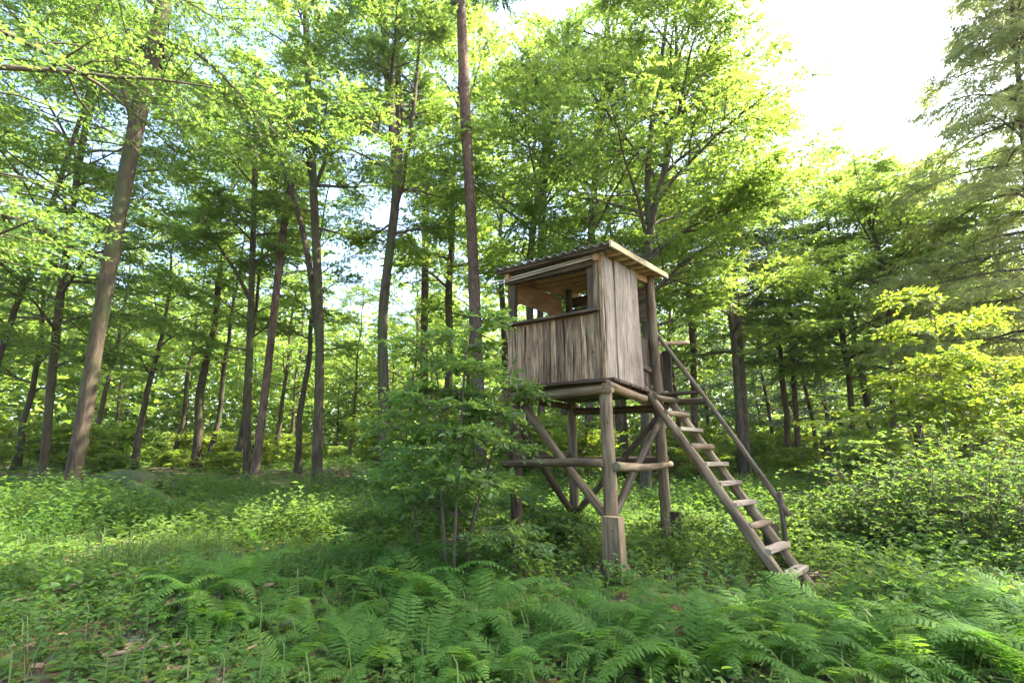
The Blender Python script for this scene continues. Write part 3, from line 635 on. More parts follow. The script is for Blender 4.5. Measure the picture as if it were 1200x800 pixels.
hero('pine_tree', 9, [(563, 560), (558, 380), (553, 280), (549, 200), (543, 80), (539, -20)], 15.5, 15, 11, 25, 'tall reddish barked pine rising behind the leafy saplings', 'pine_bark', 'spruce', crown=dict(z0=19, R=2.8, nl=14, ns=6, size=.2, wr=.22, elev=(.3, 0)))
hero(B, 10, [(620, 545), (621, 300), (628, 240), (635, 200), (645, 110)], 18, 10, 6, 19, 'slim beech stem rising behind the left end of the hide roof', crown=dict(z0=6.5, R=3.6, nl=18, ns=8, size=.105, elev=(.95, .35)))
hero(B, 110, [(634, 545), (633, 300), (637, 220), (650, 140), (664, 60)], 18.6, 9, 6, 19, 'twin beech stem bending right behind the hide roof', crown=dict(z0=7.5, R=3.4, nl=16, ns=8, size=.105, elev=(.95, .35)))
hero(B, 11, [(690, 545), (692, 280), (698, 200), (705, 130), (712, 40)], 17, 10, 7, 20, 'slender beech growing up behind the middle of the hide roof', crown=dict(z0=5.5, R=3.8, nl=20, ns=8, size=.10, elev=(.95, .35)))
hero(B, 12, [(757, 545), (758, 300), (763, 255), (778, 205), (787, 160), (792, 100)], 14, 13, 7, 17.5, 'broad crowned beech with a crooked fork behind the high end of the roof',
     crown=dict(z0=4.8, R=4.6, nl=32, ns=13, tw=12, per=14, size=.098, elev=(.95, .3)), limbs=[([(760, 262), (757, 215), (762, 150), (773, 80), (780, 20)], 8, 4), ([(758, 300), (775, 288), (795, 275), (815, 272)], 5, 3)])
hero(B, 13, [(870, 545), (862, 420), (852, 330), (848, 285), (842, 200)], 18, 10.5, 6, 15.5, 'grey beech with tiered low boughs beyond the ladder', crown=dict(z0=4.2, R=4.6, nl=24, ns=10, size=.105, elev=(.6, .15)))
hero('pine_tree', 14, [(876, 545), (869, 430), (862, 340), (858, 280)], 20, 8.5, 6, 14, 'red barked pine leaning close to the grey tiered beech', 'pine_bark', 'spruce', crown=dict(z0=9, R=2.4, nl=14, ns=6, size=.16, wr=.25, elev=(.2, -.1)))
hero('pine_tree', 15, [(815, 530), (812, 400), (806, 330), (800, 290)], 22, 9, 7, 16, 'straight dark pine seen above the top of the handrail', 'pine_bark', 'spruce', crown=dict(z0=8, R=2.6, nl=14, ns=6, size=.18, wr=.25, elev=(.2, -.1)))
hero('pine_tree', 16, [(936, 540), (930, 440), (922, 345), (918, 290)], 25, 8, 5, 15, 'slim shaded pine behind the tiered boughs', 'pine_bark', 'spruce', crown=dict(z0=5, R=2.8, nl=18, ns=6, size=.18, wr=.3, elev=(.1, -.2)))
hero(B, 17, [(1003, 545), (995, 440), (985, 380), (978, 320)], 22, 9, 6, 13.5, 'dark beech trunk standing left of the bright young beech', crown=dict(z0=4, R=4.0, nl=22, ns=11, size=.11, elev=(.55, .05)))
hero(B, 18, [(1050, 540), (1043, 420), (1040, 350), (1030, 290), (1015, 250)], 19, 9, 5, 13, 'crooked branchy beech behind the bright young beech', crown=dict(z0=4, R=4.2, nl=22, ns=11, size=.105, elev=(.7, .1)),
     limbs=[([(1041, 370), (1065, 325), (1095, 295), (1120, 280)], 6, 3), ([(1040, 345), (1060, 290), (1070, 240)], 5, 3)])
hero('larch_tree', 19, [(1228, 560), (1216, 400), (1206, 250), (1196, 120), (1188, 20)], 14.5, 12, 7, 20, 'tall pale green larch with drooping sprays', 'pine_bark', 'conifer',
     crown=dict(z0=4.0, R=5.4, nl=52, ns=13, tw=9, twl=.6, size=.16, wr=.20, elev=(.30, -.45), droop=.7, jit=.9, sf0=.02, per=17, prof=lambda t: 1.05 - .85 * t))
hero('larch_tree', 20, [(1290, 560), (1270, 300), (1250, 100)], 16, 16, 9, 21, 'pale green larch beside the tall drooping larch', 'pine_bark', 'conifer',
     crown=dict(z0=4, R=4.4, nl=44, ns=10, tw=8, twl=.6, size=.22, wr=.20, elev=(.10, -.35), droop=.5, jit=.8, per=10, prof=lambda t: 1.05 - .85 * t))
# the snag's splintered top
def snag_top():
    r = [o for o in bpy.data.objects if o.name == 'broken_snag'][0]; b = np.array(r.location); q = at(345, 203, 20.5) - b
    link('splintered_top', tube_mesh('splintered_top', [([q - [0.02, 0, .25], q + [.10, 0, .2], q + [.22, .03, .52]], [.16, .13, .02]), ([q, q + [.04, .1, .3], q + [.03, .12, .42]], [.1, .08, .01])], 7), r, M['broken'])
snag_top()

# ------------------------------------------------------------------ background trees (shared meshes)
def straight(seed, Hh, r):
    g = rnd(seed); z = np.linspace(-.3, Hh, 12); w = np.cumsum(g.normal(0, .10, (12, 2)), 0); w -= w[0]
    return np.stack([w[:, 0], w[:, 1], z], -1), flare(z, np.linspace(r, .02, 12) ** 1.0)
VAR = []
for s_, Hh, z0, R, mat_, bm in ((201, 16, 4.5, 3.6, 'beech', 'beech_bark'), (202, 17, 6.0, 3.2, 'beech', 'beech_bark'), (203, 15, 3.5, 3.8, 'beech', 'beech_bark'), (204, 18, 3.0, 2.7, 'spruce', 'pine_bark')):
    tr, ra = straight(s_, Hh, .17 if mat_ == 'beech' else .15)
    if mat_ == 'beech': d = make_tree(s_, tr, ra, z0, R, 20, 8, 8, .75, 12, .13, sides=8, elev=(.95, .38))
    else: d = make_tree(s_, tr, ra, z0, R, 34, 8, 7, .6, 9, .20, sides=8, elev=(.1, -.3), wr=.28, jit=.6, droop=.3, prof=lambda t: 1.05 - .9 * t)
    VAR.append((d, mat_, bm))
LAB = {'beech': ('beech_tree', 'slim background beech, light crowned, standing nearest to ', 'beeches nearest to '),
       'spruce': ('spruce_tree', 'slim background conifer with dark boughs standing nearest to ', 'conifers nearest to ')}
def background():
    g = rnd(77); done = []
    # slots: (px x, distance Y, variant, scale); first the trunks one can pick out, then a loose grid of the wood behind
    spots = [(245, 27, 1, .95), (276, 25, 1, 1.0), (160, 26, 0, 1), (203, 33, 1, 1), (352, 24, 1, .95), (325, 32, 0, 1), (412, 36, 0, .85), (515, 23, 1, 1.45), (592, 25, 0, 1.4), (232, 27, 1, 1.4), (484, 36, 2, 1.1), (605, 27, 2, 1.1), (548, 31, 0, 1.1), (735, 24, 0, 1.0), (790, 28, 2, 1.1), 
             (905, 30, 3, .8), (955, 27, 3, .75), (1085, 25, 3, .75), (1130, 22, 2, .9), (930, 24, 0, 1.0), (1020, 26, 1, 1.05), (1075, 23, 0, .95), (1150, 27, 2, 1.15), (20, 24, 2, 1), (110, 31, 0, 1.05), (-60, 22, 0, 1.05), (830, 33, 3, 1.0), (970, 34, 2, .95), (720, 20, 2, .95), (1220, 24, 0, 1.05)]
    for x, Y, v, sc in spots:
        p = at(x, 535, Y); done.append((p[0], p[1], v, sc))
    for Y in np.arange(35, 60, 8.5):
        for xx in np.arange(-1.12 * Y, 1.12 * Y, 10):
            X = xx + g.normal() * 1.6; yy = Y + g.normal() * 1.4; ang = X / yy
            if min((X - a) ** 2 + (yy - b) ** 2 for a, b, *_ in done) < 6: continue
            if -7 < X < 13 and yy < 40: continue
            v = int(g.choice([0, 1, 2, 3], p=[.34, .3, .3, .06])) if ang < .35 else int(g.choice([0, 1, 2, 3], p=[.2, .1, .3, .4]))
            sc = g.uniform(.85, 1.1)
            if -.42 < ang < -.22: sc *= .78
            if .45 < ang < 1.0: sc *= .85
            done.append((X, yy, v, sc))
    # trees out of view whose crowns reach into the frame or shade the clearing
    first = {}
    for X, Y, v, sc in done:
        d, mt, bm = VAR[v]; nm, lb, gp = LAB[mt]
        lm = min(MARKS, key=lambda m: (m[0] - X) ** 2 + (m[1] - Y) ** 2)[2]; place(nm, d, (X, Y, float(zf(X, Y))), lb + lm, 'tree', gp + lm, bm, mt, rot=g.random() * 6.28, sc=sc)
background()
def edge_trees():   # two beeches just outside the view: one reaches in overhead, one is added to shade the hide
    for sd, x, y, h, z0, R_, nl, lab in ((221, -10.6, 7.6, 17, 4.2, 5.0, 28, 'beech spreading its fine leaved boughs over the near side of the clearing'), (222, 13.2, 8.2, 22, 14.5, 3.2, 26, 'tall clean stemmed beech out of view, added to shade the hide')):
        tr, ra = straight(sd, h, .22)
        place('beech_tree', make_tree(sd, tr, ra, z0, R_, nl, 11, 11, .65, 11, .072 if sd == 221 else .12, sides=10, elev=(.55, -.05), fold=False if sd == 221 else None), (x, y, float(zf(x, y))), lab, 'tree', lmat='sapling' if sd == 221 else 'beech')  # overhanging beech takes the sapling leaf colour to imitate shaded leaves
edge_trees()

def far_wood():
    g = rnd(31); n = 210000; az = g.uniform(-1.05, 1.05, n); r = g.uniform(52, 92, n); z = g.uniform(0, 1, n) ** 1.1 * (15 + 5 * vnoise(az * 14 + 50, az * 0 + 3) - 3.5 * ((az > -.42) & (az < -.2)))
    pos = np.stack([np.sin(az) * r, np.cos(az) * r, z + 1.0], -1); d = unit(g.normal(0, 1, (n, 3)) * [1, 1, .4]); nn = unit(UPV + g.normal(0, .6, (n, 3))); nn = unit(nn - d * (nn * d).sum(-1, keepdims=True))
    tag(link('far_woodland', leaf_mesh('far_woodland', pos, d, nn, g.uniform(.35, .75, n), .9, g, None), mat=M['beech']), 'pale green mass of the far wood closing the view', 'woodland', kind='stuff')
far_wood()

# ------------------------------------------------------------------ saplings and shrubs
def sapling(name, seed, stems, Y, w0, R, nl, label, cat, lmat, group=None, ns=4, tw=6, twl=.32, per=9, size=.056, z0=.35, elev=(.6, .1), prof=None, jit=.32):
    rng = rnd(seed); fol = Fol(); paths = []; st = []; p0 = None
    for px in stems:
        pts = np.array([at(x, y, Y) for x, y in px]); g0 = float(zf(pts[0][0], pts[0][1])); pts = np.concatenate([[[pts[0][0], pts[0][1], g0 - .05]], pts]) if pts[0][2] > g0 else pts
        if p0 is None: p0 = np.array([pts[0][0], pts[0][1], g0])
        l, r = smooth_line(pts - p0, np.linspace(w0, .006, len(pts)), 14); st.append((l, r)); zt = l[-1][2]; zz = l[:, 2]
        for i in range(nl):
            t = (i + rng.random()) / nl; z = z0 + (zt - z0) * t; p = np.array([np.interp(z, zz, l[:, 0]), np.interp(z, zz, l[:, 1]), z])
            az = i * 2.4 + rng.normal() * .3; e = elev[0] + rng.normal() * .15; L = R * (prof(t) if prof else (1.08 - .75 * t)) * rng.uniform(.7, 1.15)
            bp = bez(p, np.array([math.cos(az) * math.cos(e), math.sin(az) * math.cos(e), math.sin(e)]), L, elev[1] + rng.normal() * .1, rng, 6)
            paths.append((bp, np.linspace(w0 * .35, .003, len(bp)))); spray(fol, paths, rng, bp, L, ns, tw, twl, w0 * .3, .4)
        twigs(fol, rng, l[-5:], tw, twl)
    root = thing(name, p0, label, cat, group)
    for s in st: link('stem', tube_mesh('stem', [s], 8), root, M['twig'])
    tag(link('branch_framework', tube_mesh('branches', paths, 4), root, M['twig']), kind='stuff')
    link('foliage', fol.leaves(rng, per, size, jit, .64, 0, True, 'foliage'), root, M[lmat]); return root
sapling('beech_sapling', 301, [[(524, 656), (517, 600), (517, 545), (521, 504), (512, 440), (505, 400)]], 5.5, .022, .72, 13, 'leafy beech sapling with a kinked stem left of the hide front', 'sapling', 'sapling')
sapling('beech_sapling', 302, [[(532, 658), (534, 600), (538, 545), (542, 470), (546, 405), (548, 375)]], 5.35, .020, .70, 14, 'tallest slender beech sapling in front of the hide corner', 'sapling', 'sapling')
sapling('beech_sapling', 303, [[(545, 652), (556, 600), (566, 570), (580, 520), (592, 470), (600, 430)]], 5.75, .026, .50, 10, 'slanting dark stemmed sapling leaning onto the hide', 'sapling', 'sapling')
sapling('beech_sapling', 304, [[(490, 640), (484, 580), (478, 530), (474, 485)]], 6.4, .016, .70, 11, 'low spreading sapling on the open side of the sapling clump', 'sapling', 'sapling')
sapling('young_beech', 305, [[(1118, 570), (1110, 500), (1100, 420), (1094, 355)], [(1140, 570), (1155, 500), (1170, 430)]], 9.4, .03, 2.0, 13, 'bright yellow green young beech above the bramble thicket', 'shrub', 'bright', size=.072, twl=.42, ns=6, tw=7, elev=(.25, .0), z0=1.1)
sapling('young_beech', 306, [[(1080, 560), (1075, 480), (1072, 430)]], 9.5, .02, 1.4, 11, 'small bright young beech behind the bramble thicket', 'shrub', 'bright', size=.085, twl=.4, elev=(.3, .0))
sapling('hazel_shrub', 307, [[(612, 655), (616, 620), (622, 590)], [(640, 660), (648, 630), (655, 605)]], 7.3, .014, .55, 7, 'dark leafy shrub growing between the legs of the hide', 'shrub', 'sapling', z0=.15)
sapling('hazel_shrub', 308, [[(490, 600), (487, 560), (483, 520)], [(520, 600), (518, 560)]], 8.6, .014, .9, 9, 'dark shrub behind the low spreading sapling', 'shrub', 'sapling', z0=.1, size=.08)
# shared understorey shrubs
def understorey():
    g = rnd(55); V2 = []
    for s in range(3):
        rng = rnd(400 + s); fol = Fol(); paths = []
        for k in range(5):
            az0 = k * 1.25; st = bez([0, 0, 0], np.array([.35 * math.cos(az0), .35 * math.sin(az0), 1]), 1.7 + .5 * (s % 2), 1.0, rng, 6); paths.append((st, np.linspace(.02, .005, 6)))
            for i in range(8):
                f = .15 + .85 * i / 8; P, D = interp(st, np.array([f])); az = rng.random() * 6.28
                bp = bez(P[0], np.array([math.cos(az), math.sin(az), .3]), .9 * (1.1 - .6 * f), 0, rng, 4); paths.append((bp, np.linspace(.007, .003, 4)))
                twigs(fol, rng, bp, 8, .4); twigs(fol, rng, bp, 6, .3)
        V2.append((tube_mesh('stems', paths, 4), fol.leaves(rng, 8, .10, .35, .66, 0, False, 'foliage')))
    n = 0
    cand = []
    for Y in np.arange(13, 46, 2.6):
        for X in np.arange(-1.1 * Y, 1.1 * Y, 2.7):
            cand.append((X + g.normal() * .9, Y + g.normal() * .9))
    g.shuffle(cand)
    for X, Y in cand:
        a = X / Y
        keep = vnoise(X / 6 + 3, Y / 6 + 8)
        if -.95 < a < -.05 and 11 < Y < 19: continue
        if -.1 < a < .65 and Y < 15: continue
        if keep < .42: continue
        if a < 0 and Y < 24 and g.random() < .6: continue
        st, fo = V2[n % 3]; sc = g.uniform(.45, 1.0) ** 1 * (1.9 if g.random() < .22 else 1) * (1.2 if a > .5 else 1)
        lm = min(MARKS, key=lambda m: (m[0] - X) ** 2 + (m[1] - Y) ** 2)[2]; r = thing('understorey_shrub', (X, Y, float(zf(X, Y)) - .03), 'light green woodland shrub growing nearest to ' + lm, 'shrub', 'shrubs nearest to ' + lm); r.rotation_euler = (0, 0, g.random() * 6.28); r.scale = (sc, sc, sc * g.uniform(.7, 1.25))
        tag(link('stem_cluster', st, r, M['twig']), kind='stuff'); link('foliage', fo, r, M['bright'] if (n % 3) else M['beech']); n += 1
        if n > 210: break
understorey()

# ------------------------------------------------------------------ brambles
def bramble(seed, c, rx, ry, h, ncane, label):
    rng = rnd(seed); g0 = float(zf(c[0], c[1])); canes = []; P, D, Nn, Ln, T = [], [], [], [], []
    for k in range(ncane):
        a = rng.random() * 6.28; rr = math.sqrt(rng.random()); b = np.array([rx * rr * math.cos(a), ry * rr * math.sin(a)]); z0 = float(zf(c[0] + b[0], c[1] + b[1])) - g0
        az = rng.random() * 6.28; L = rng.uniform(.7, 1.6) * h / .9; hh = h * rng.uniform(.45, 1.1) * (1.15 - .5 * rr)
        t = np.linspace(0, 1, 9); reach = L * .65
        p = np.stack([b[0] + np.cos(az) * reach * t, b[1] + np.sin(az) * reach * t, z0 + hh * np.sin(np.pi * np.clip(t * .72, 0, 1)) ** .8], -1); p[1:] += rng.normal(0, .02, (8, 3))
        canes.append((p, np.linspace(.006, .003, 9))); m = 19; f = rng.uniform(.08, 1, m); q, d = interp(p, f)
        for i in range(m):
            az2 = rng.random() * 6.28; st = np.array([math.cos(az2), math.sin(az2), .35]); pe = q[i] + st * rng.uniform(.04, .11)
            s = rng.uniform(.042, .075)
            for da in (-.9, 0, .9):
                P.append(pe); D.append([math.cos(az2 + da), math.sin(az2 + da), rng.normal(-.1, .25)]); Nn.append(UPV + rng.normal(0, .3, 3)); Ln.append(s * (1.1 if da == 0 else .85))
    P = np.array(P); D = unit(np.array(D)); Nn = np.array(Nn); Nn = unit(Nn - D * (Nn * D).sum(-1, keepdims=True))
    root = thing('bramble_bush', (c[0], c[1], g0), label, 'bush')
    tag(link('cane_tangle', tube_mesh('canes', canes, 3), root, M['twig']), kind='stuff'); link('foliage', leaf_mesh('foliage', P, D, Nn, np.array(Ln), .68, rng, True), root, M['bramble'])
bramble(501, (6.5, 7.2), 1.6, 1.0, 1.5, 300, 'large bramble thicket under the bright young beech')
bramble(502, (5.2, 7.4), .7, .7, .9, 110, 'low bramble patch behind the ladder foot')
bramble(503, (6.6, 5.9), 1.2, .6, .55, 150, 'sunlit bramble edge beside the fern bank')
bramble(504, (3.9, 7.4), .8, .6, .5, 80, 'bramble sprawl right behind the handrail stake')
bramble(505, (2.7, 8.0), .8, .5, .5, 80, 'bramble tangle at the rear leg of the hide')

# ------------------------------------------------------------------ ferns
def frond_mesh(seed):
    g = rnd(seed); n = 23; V, F, T = [], [], []; t = np.linspace(.12, 1, n); L = 1.0
    # rachis arches out along +X and up
    def rach(tt): return np.array([L * (tt * .93 - .10 * tt ** 3), 0, L * (.62 * tt - .66 * tt ** 2.2)])
    def quad(a, b, c, d):
        k = len(V); V.extend([a, b, c, d]); F.append([k, k + 1, k + 2, k + 3])
    prev = None
    for tt in np.linspace(0, 1, 14):
        p = rach(tt); w = .006 * (1 - tt * .8)
        if prev is not None: quad(prev[0] + [0, prev[1], 0], prev[0] - [0, prev[1], 0], p - [0, w, 0], p + [0, w, 0])
        prev = (p, w)
    for i, tt in enumerate(t):
        c = rach(tt); tang = unit(rach(min(tt + .02, 1.02)) - rach(tt - .02)); nrm = np.cross(tang, [0, 1, 0]); nrm = -nrm if nrm[2] < 0 else nrm
        pl = .165 * min(1, ((tt - .02) / .30) ** .8) * (1.03 - tt) ** .75 * 1.25 + .006
        for sg in (1, -1):
            pd = unit(np.array([0, sg, 0]) * .90 + tang * (.30 + .25 * tt) + nrm * g.normal(-.05, .07)); q = unit(np.cross(nrm, pd)) * sg; w = .0135 * (.55 + .45 * pl / .16); o = c + tang * g.normal(0, .003)
            dr = -nrm * pl * .16
            for sd in (1, -1):      # two halves folded on the midrib, notched edge
                quad(o, o + pd * pl * .22 + q * sd * w * 1.0 - nrm * w * .2, o + pd * pl * .48 + q * sd * w * .95 - nrm * w * .2 + dr * .3, o + pd * pl * .44 + dr * .25)
                quad(o + pd * pl * .44 + dr * .25, o + pd * pl * .56 + q * sd * w * .95 + dr * .35, o + pd * pl * .80 + q * sd * w * .55 + dr * .7, o + pd * pl * 1.0 + dr)
    V = np.array(V); return mesh_from('frond', V, [np.array(F)], tint=np.full(len(F), g.random()))
FR = [frond_mesh(600 + i) for i in range(4)]
for f in FR: f.materials.append(M['fern'])
FERN_AT = []
def nearest(p, marks): return min(marks, key=lambda m: (m[0] - p[0]) ** 2 + (m[1] - p[1]) ** 2)[2]
FERN_LM = [(*ground(235, 712)[:2], 'the mossy stump'), (*at(535, 657, 5.4)[:2], 'the sapling clump'), (P0[0], P0[1] - .3, 'the bolted front leg of the hide'), (LB[0], LB[1], 'the foot of the ladder'), (4.6, 5.1, 'the pale fallen stick'), (6.6, 5.9, 'the sunlit bramble edge')]
def ferns():
    g = rnd(66); sp = []
    lst = [(222, 724, .5), (252, 726, .5), (238, 738, .45), (235, 700, .75), (285, 690, .8), (330, 730, .7), (350, 660, .7), (300, 640, .6), (395, 700, .75), (380, 760, .6), (460, 720, .85), (500, 705, 1.0), (540, 730, .9), (470, 770, .8), (420, 790, .7),
           (560, 690, .8), (590, 750, .75), (640, 740, .65), (680, 770, .7), (745, 745, .8), (800, 760, .85), (855, 770, .95), (890, 740, .8), (930, 775, .85), (770, 795, .8), (840, 800, .8), (985, 745, .8), (1030, 770, .85), (1075, 745, .8),
           (1110, 775, .9), (1150, 755, .85), (1190, 780, .9), (1000, 795, .8), (1090, 800, .8), (1040, 720, .7), (1130, 725, .65), (1185, 735, .7), (960, 715, .65), (865, 715, .55), (820, 725, .6), (620, 700, .6), (530, 680, .65), (420, 650, .6), (450, 680, .7), (500, 790, .7), (560, 795, .6), (270, 745, .55), (330, 790, .55), (240, 770, .45), (180, 690, .45), (720, 790, .6), (1200, 810, .9), (930, 805, .8), (410, 730, .6), (1240, 770, .9), (665, 700, .5), (590, 800, .6), (310, 665, .6), (370, 690, .6)]
    for x, y, s in lst:
        p = ground(x, y); sp.append((p, s)); FERN_AT.append((p, s))
    for x, y, s in lst:
        if x > 430 and g.random() < .75:
            p = ground(x + g.normal() * 38, y - 8 + g.normal() * 16); sp.append((p, s * g.uniform(.8, 1.15))); FERN_AT.append((p, s))
    for p, s in sp:
        lm = nearest(p, FERN_LM); r = thing('fern', (p[0], p[1], p[2] - .02), 'green arching fern growing nearest to ' + lm, 'fern', 'ferns growing nearest to ' + lm)
        m = int(g.integers(8, 12)); a0 = g.random() * 6.28
        for k in range(m):
            sc = s * g.uniform(.65, 1.05) * 1.05; o = link('frond', FR[int(g.integers(4))], r)
            o.rotation_euler = (g.normal(0, .22), -g.uniform(.0, .62), a0 + k * 6.28 / m + g.normal() * .22); o.scale = (sc, sc * g.uniform(.8, 1.05), sc)
ferns()

# ------------------------------------------------------------------ ground cover (uncountable)
def scatter(rng, n, y0, y1, pw=1.0):
    """points in the view wedge, denser near the camera"""
    t = rng.random(n); Y = (y0 ** pw + t * (y1 ** pw - y0 ** pw)) ** (1 / pw); X = rng.uniform(-1, 1, n) * (1.12 * Y + .8); return X, Y
def blocked(X, Y):  # trodden soil at the foot of the ladder, and room for the ferns
    b = ((X - 2.85) / .5) ** 2 + ((Y - 5.35) / .45) ** 2 < 1
    b |= ((X - 3.7) / .9) ** 2 + ((Y - 5.75) / .35) ** 2 < 1
    b |= ((X + 9.4) / 2.0) ** 2 + ((Y - 11.9) / .9) ** 2 < 1
    for p, s_ in FERN_AT: b |= (X - p[0]) ** 2 + (Y - p[1]) ** 2 < (.20 * s_) ** 2
    return b
def herbs():
    rng = rnd(71)
    # near herbs: folded leaves
    def layer(name, n, y0, y1, hmin, hmax, size, kl, cond, label, mat, fold, pw, tilt=.1):
        X, Y = scatter(rng, n, y0, y1, pw); k = cond(X, Y) > rng.random(n); k &= ~blocked(X, Y); X, Y = X[k], Y[k]; m = len(X)
        hp = rng.uniform(hmin, hmax, m) * (.35 + 1.7 * vnoise(X / 1.1 + 2, Y / 1.1 + 31) ** 1.6); lean = rng.normal(0, .18, (m, 2)); Z = zf(X, Y)
        kk = np.arange(kl); f = .35 + .65 * (kk + rng.random((m, kl))) / kl
        px = X[:, None] + lean[:, :1] * f * hp[:, None]; py = Y[:, None] + lean[:, 1:] * f * hp[:, None]; pz = Z[:, None] + f * hp[:, None]
        az = rng.random((m, 1)) * 6.28 + kk * 2.4 + rng.normal(0, .3, (m, kl))
        d = np.stack([np.cos(az), np.sin(az), rng.normal(tilt, .25, (m, kl))], -1).reshape(-1, 3); d = unit(d); pos = np.stack([px, py, pz], -1).reshape(-1, 3)
        nn = UPV + rng.normal(0, .28, pos.shape); nn = unit(nn - d * (nn * d).sum(-1, keepdims=True)); ln = np.repeat(size * np.exp(rng.normal(0, .25, m)), kl) * rng.uniform(.7, 1.15, m * kl)
        tint = np.clip(np.repeat(vnoise(X / 1.7 + 11, Y / 1.7) * .8 + rng.normal(.1, .18, m), kl), 0, 1)
        o = link(name, leaf_mesh(name, pos, d, nn, ln, .66, rng, fold, tint), mat=M[mat]); tag(o, label, 'plants', kind='stuff')
    gap = lambda X, Y: ss(.30, .48, vnoise(X / .9 + 20, Y / .9 + 3))
    left = lambda X, Y: ss(.35, -.35, X / Y)
    layer('wood_sorrel', 26000, 2.6, 9.5, .05, .22, .044, 6, lambda X, Y: (.15 + .85 * gap(X, Y)) * (.35 + .65 * ss(.2, -.3, X / Y)), 'light green low herbs carpeting the open clearing floor', 'herb', True, 1.5)
    layer('nettle_patch', 19000, 3.5, 11, .18, .50, .065, 9, lambda X, Y: np.maximum(ss(.45, .62, vnoise(X / 1.6 + 60, Y / 1.6 + 12)) * (.35 + .65 * ss(-.5, .1, X / Y)), .75 * np.exp(-(((X - 1.6) / 1.8) ** 2 + ((Y - 6.9) / 1.5) ** 2))), 'taller broad leaved herbs standing through the clearing', 'herb', True, 1.5, -.05)
    layer('clearing_herbs', 30000, 7.5, 18, .15, .52, .08, 8, lambda X, Y: .35 + .65 * ss(.3, .5, vnoise(X / 2.2 + 5, Y / 2.2 + 70)), 'leafy green herbs covering the ground around and behind the hide', 'herb', None, 1.6)
    layer('woodland_floor_plants', 19000, 16, 55, .15, .55, .22, 6, lambda X, Y: .25 + .75 * ss(.38, .55, vnoise(X / 4 + 15, Y / 4 + 44)), 'bright ground plants spread between the distant trunks', 'bramble', None, 1.7)
herbs()
def grass():
    rng = rnd(81); n = 44000; X, Y = scatter(rng, n, 2.7, 12, 1.6)
    den = ss(.48, .62, vnoise(X / 1.4 + 90, Y / 1.4 + 21)) * .8 + .12; k = den > rng.random(n); X, Y = X[k], Y[k]; m = len(X); Z = zf(X, Y)
    cx = vnoise(X * 3, Y * 3 + 50) - .5
    h = rng.uniform(.14, .42, m); az = rng.random(m) * 6.28; ln = h * rng.uniform(.25, .9, m); w = rng.uniform(.003, .006, m) * (.75 + Y / 18)
    p0 = np.stack([X, Y, Z - .01], -1); ax = np.stack([np.cos(az), np.sin(az), az * 0], -1); sd = np.stack([-np.sin(az), np.cos(az), az * 0], -1) * w[:, None]
    p1 = p0 + ax * (ln * .35)[:, None] + UPV * (h * .7)[:, None]; p2 = p0 + ax * (ln)[:, None] + UPV * (h * (1 - .35 * ln / h))[:, None]
    v = np.stack([p0 - sd, p0 + sd, p1 + sd * .8, p1 - sd * .8, p2], 1).reshape(-1, 3); b = (np.arange(m) * 5)[:, None]
    tag(link('grass', mesh_from('grass', v, [b + np.array([[0, 1, 2, 3]]), b + np.array([[3, 2, 4]])], tint=np.tile(rng.random(m), 2)), mat=M['grass']), 'thin grass blades tufted among the herbs and ferns', 'grass', kind='stuff')
grass()
def litter():
    rng = rnd(91); n = 22000; X, Y = scatter(rng, n, 2.6, 26, 1.2); Z = zf(X, Y) + rng.uniform(.006, .03, n)
    az = rng.random(n) * 6.28; d = unit(np.stack([np.cos(az), np.sin(az), rng.normal(0, .2, n)], -1)); nn = UPV + rng.normal(0, .35, (n, 3)); nn = unit(nn - d * (nn * d).sum(-1, keepdims=True))
    tag(link('leaf_litter', leaf_mesh('leaf_litter', np.stack([X, Y, Z], -1), d, nn, rng.uniform(.05, .10, n) * (1 + Y / 22), .6, rng, False), mat=M['litter']), 'brown fallen beech leaves lying on the soil', 'leaf litter', kind='stuff')
litter()

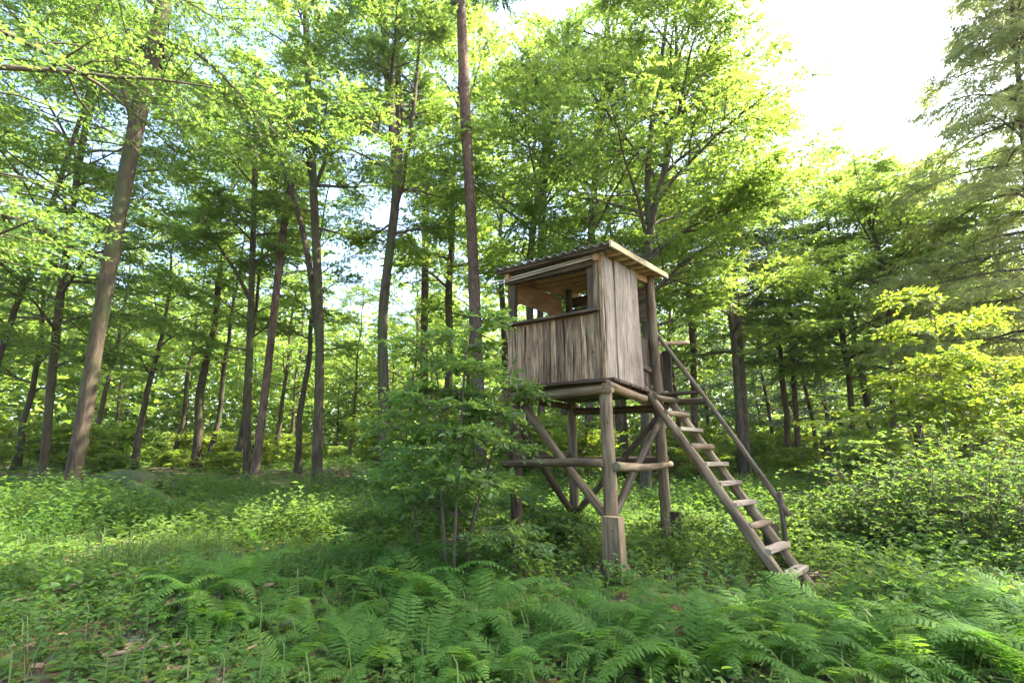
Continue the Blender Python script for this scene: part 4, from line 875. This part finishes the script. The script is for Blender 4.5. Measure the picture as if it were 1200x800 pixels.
# ------------------------------------------------------------------ fallen wood
def fallen():
    def path(px, Ys, r): return np.array([at(x, y, Y) for (x, y), Y in zip(px, Ys)]), np.array(r)
    pts = [ground(122, 575), ground(165, 578), ground(205, 583), ground(248, 594)]; pts = [p + [0, 0, .42 - .11 * i] for i, p in enumerate(pts)]
    l, r = smooth_line(np.array(pts), [.20, .22, .17, .08], 44); b = pts[0] - [0, 0, .42]
    t = thing('mossy_root_log', b, 'mossy fallen log arching over the ground beside the thick leaning beech', 'log'); link('log_body', tube_mesh('log', [(l - b, r * (1 + .10 * rnd(8).standard_normal(44)))], 12), t, M['moss_wood'])
    for k, (a, c) in enumerate((((150, 585), (215, 604)), ((190, 575), (262, 578)))):
        p, q = ground(*a) + [0, 0, .30], ground(*c) + [0, 0, .04]; l2, r2 = smooth_line(np.array([p, (p + q) / 2 + [0, 0, .08], q]), [.14, .12, .05], 10); link('side_root', tube_mesh('root', [(l2 - b, r2)], 8), t, M['moss_wood'])
    # mossy stump under the ferns
    c = ground(235, 712); t = thing('mossy_stump', c, 'dark mossy rotten stump overgrown by ferns', 'stump'); g = rnd(3)
    ns_, a = 28, np.linspace(0, 2 * np.pi, 28, endpoint=False); rows = [(-.14, .30), (-.06, .22), (-.02, .18), (.02, .155), (.06, .14), (.085, .125), (.08, .07)]; V = []
    for z, rr in rows: V.append(np.stack([np.cos(a) * rr * (1 + .22 * np.cos(a * 4 + .6) * (z < .05) + .09 * g.standard_normal(28)), np.sin(a) * rr * (1 + .22 * np.cos(a * 4 + .6) * (z < .05) + .09 * g.standard_normal(28)), z + .018 * g.standard_normal(28)], -1))
    V.append(np.array([[0, 0, .05]])); V = np.concatenate(V); nr = len(rows); i = np.arange(nr - 1)[:, None] * ns_; j = np.arange(ns_)[None]; j2 = (j + 1) % ns_; e = (nr - 1) * ns_
    link('stump_body', mesh_from('stump', V, [np.stack([i + j, i + j2, i + ns_ + j2, i + ns_ + j], -1).reshape(-1, 4), np.stack([e + np.arange(ns_), e + (np.arange(ns_) + 1) % ns_, np.full(ns_, nr * ns_)], -1)], smooth=True), t, M['stump'])
    # pale stick standing out of the ferns, right of the ladder
    p, q = at(982, 716, 5.0), at(1024, 668, 5.3); b = np.array([p[0], p[1], float(zf(p[0], p[1]))]); p = b + [0, 0, -.02]
    t = thing('fallen_stick', b, 'pale broken stick poking out of the ferns near the ladder foot', 'stick'); l, r = smooth_line(np.array([p, (p + q) / 2 + [.02, 0, .01], q]), [.016, .014, .010], 8); link('stick_body', tube_mesh('stick', [(l - b, r)], 7), t, M['dead_twig'])
fallen()


def dead_branches():
    g = rnd(41)
    for k, (x, y, L) in enumerate([(150, 640, 1.1), (330, 610, 1.6), (70, 705, .8), (640, 690, .7), (905, 720, .9), (1010, 655, 1.0), (985, 690, .7), (260, 575, 2.2), (420, 585, 1.8), (185, 770, .6)]):
        c = ground(x, y); az = g.random() * 3.14; d = np.array([math.cos(az), math.sin(az)]); t_ = np.linspace(-.5, .5, 9)
        P = np.stack([c[0] + d[0] * L * t_ + g.normal(0, .015, 9), c[1] + d[1] * L * t_ + g.normal(0, .015, 9), 0 * t_], -1); P[:, 2] = zf(P[:, 0], P[:, 1]) + .05 + .12 * (t_ + .5) * (g.random() > .4)
        path = [(P - c, np.linspace(.020, .006, 9) * (.7 + .25 * L))]
        for q in range(3):
            b = P[3 + q] - c; e = b + np.array([d[0] * .5 + (-1) ** q * -d[1], d[1] * .5 + (-1) ** q * d[0], .35]) * L * .18; path.append((np.array([b, (b + e) / 2 + [0, 0, .01], e]), np.array([.008, .006, .003])))
        r = thing('fallen_branch', c, 'thin dead branch lying among the herbs of the clearing', 'branch', 'dead branches lying in the clearing'); link('branch_body', tube_mesh('branch', path, 5), r, M['dead_twig'])
dead_branches()

# ------------------------------------------------------------------ air
def haze():
    v = np.array([[x, y, z] for x in (-110, 110) for y in (-12, 105) for z in (-1.6, 38)], float)
    f = np.array([[0, 1, 3, 2], [4, 6, 7, 5], [0, 4, 5, 1], [2, 3, 7, 6], [0, 2, 6, 4], [1, 5, 7, 3]])
    m = bpy.data.materials.new('woodland_haze'); m.use_nodes = True; N = m.node_tree.nodes; L = m.node_tree.links; N.remove(N['Principled BSDF'])
    p = N.new('ShaderNodeVolumePrincipled'); p.inputs['Color'].default_value = (.97, .97, .93, 1); p.inputs['Density'].default_value = .00025; p.inputs['Anisotropy'].default_value = .3
    L.new(p.outputs[0], N['Material Output'].inputs['Volume'])
    tag(link('haze', mesh_from('haze', v, [f]), mat=m), 'faint bright haze hanging in the wood', 'haze', kind='stuff')
haze()
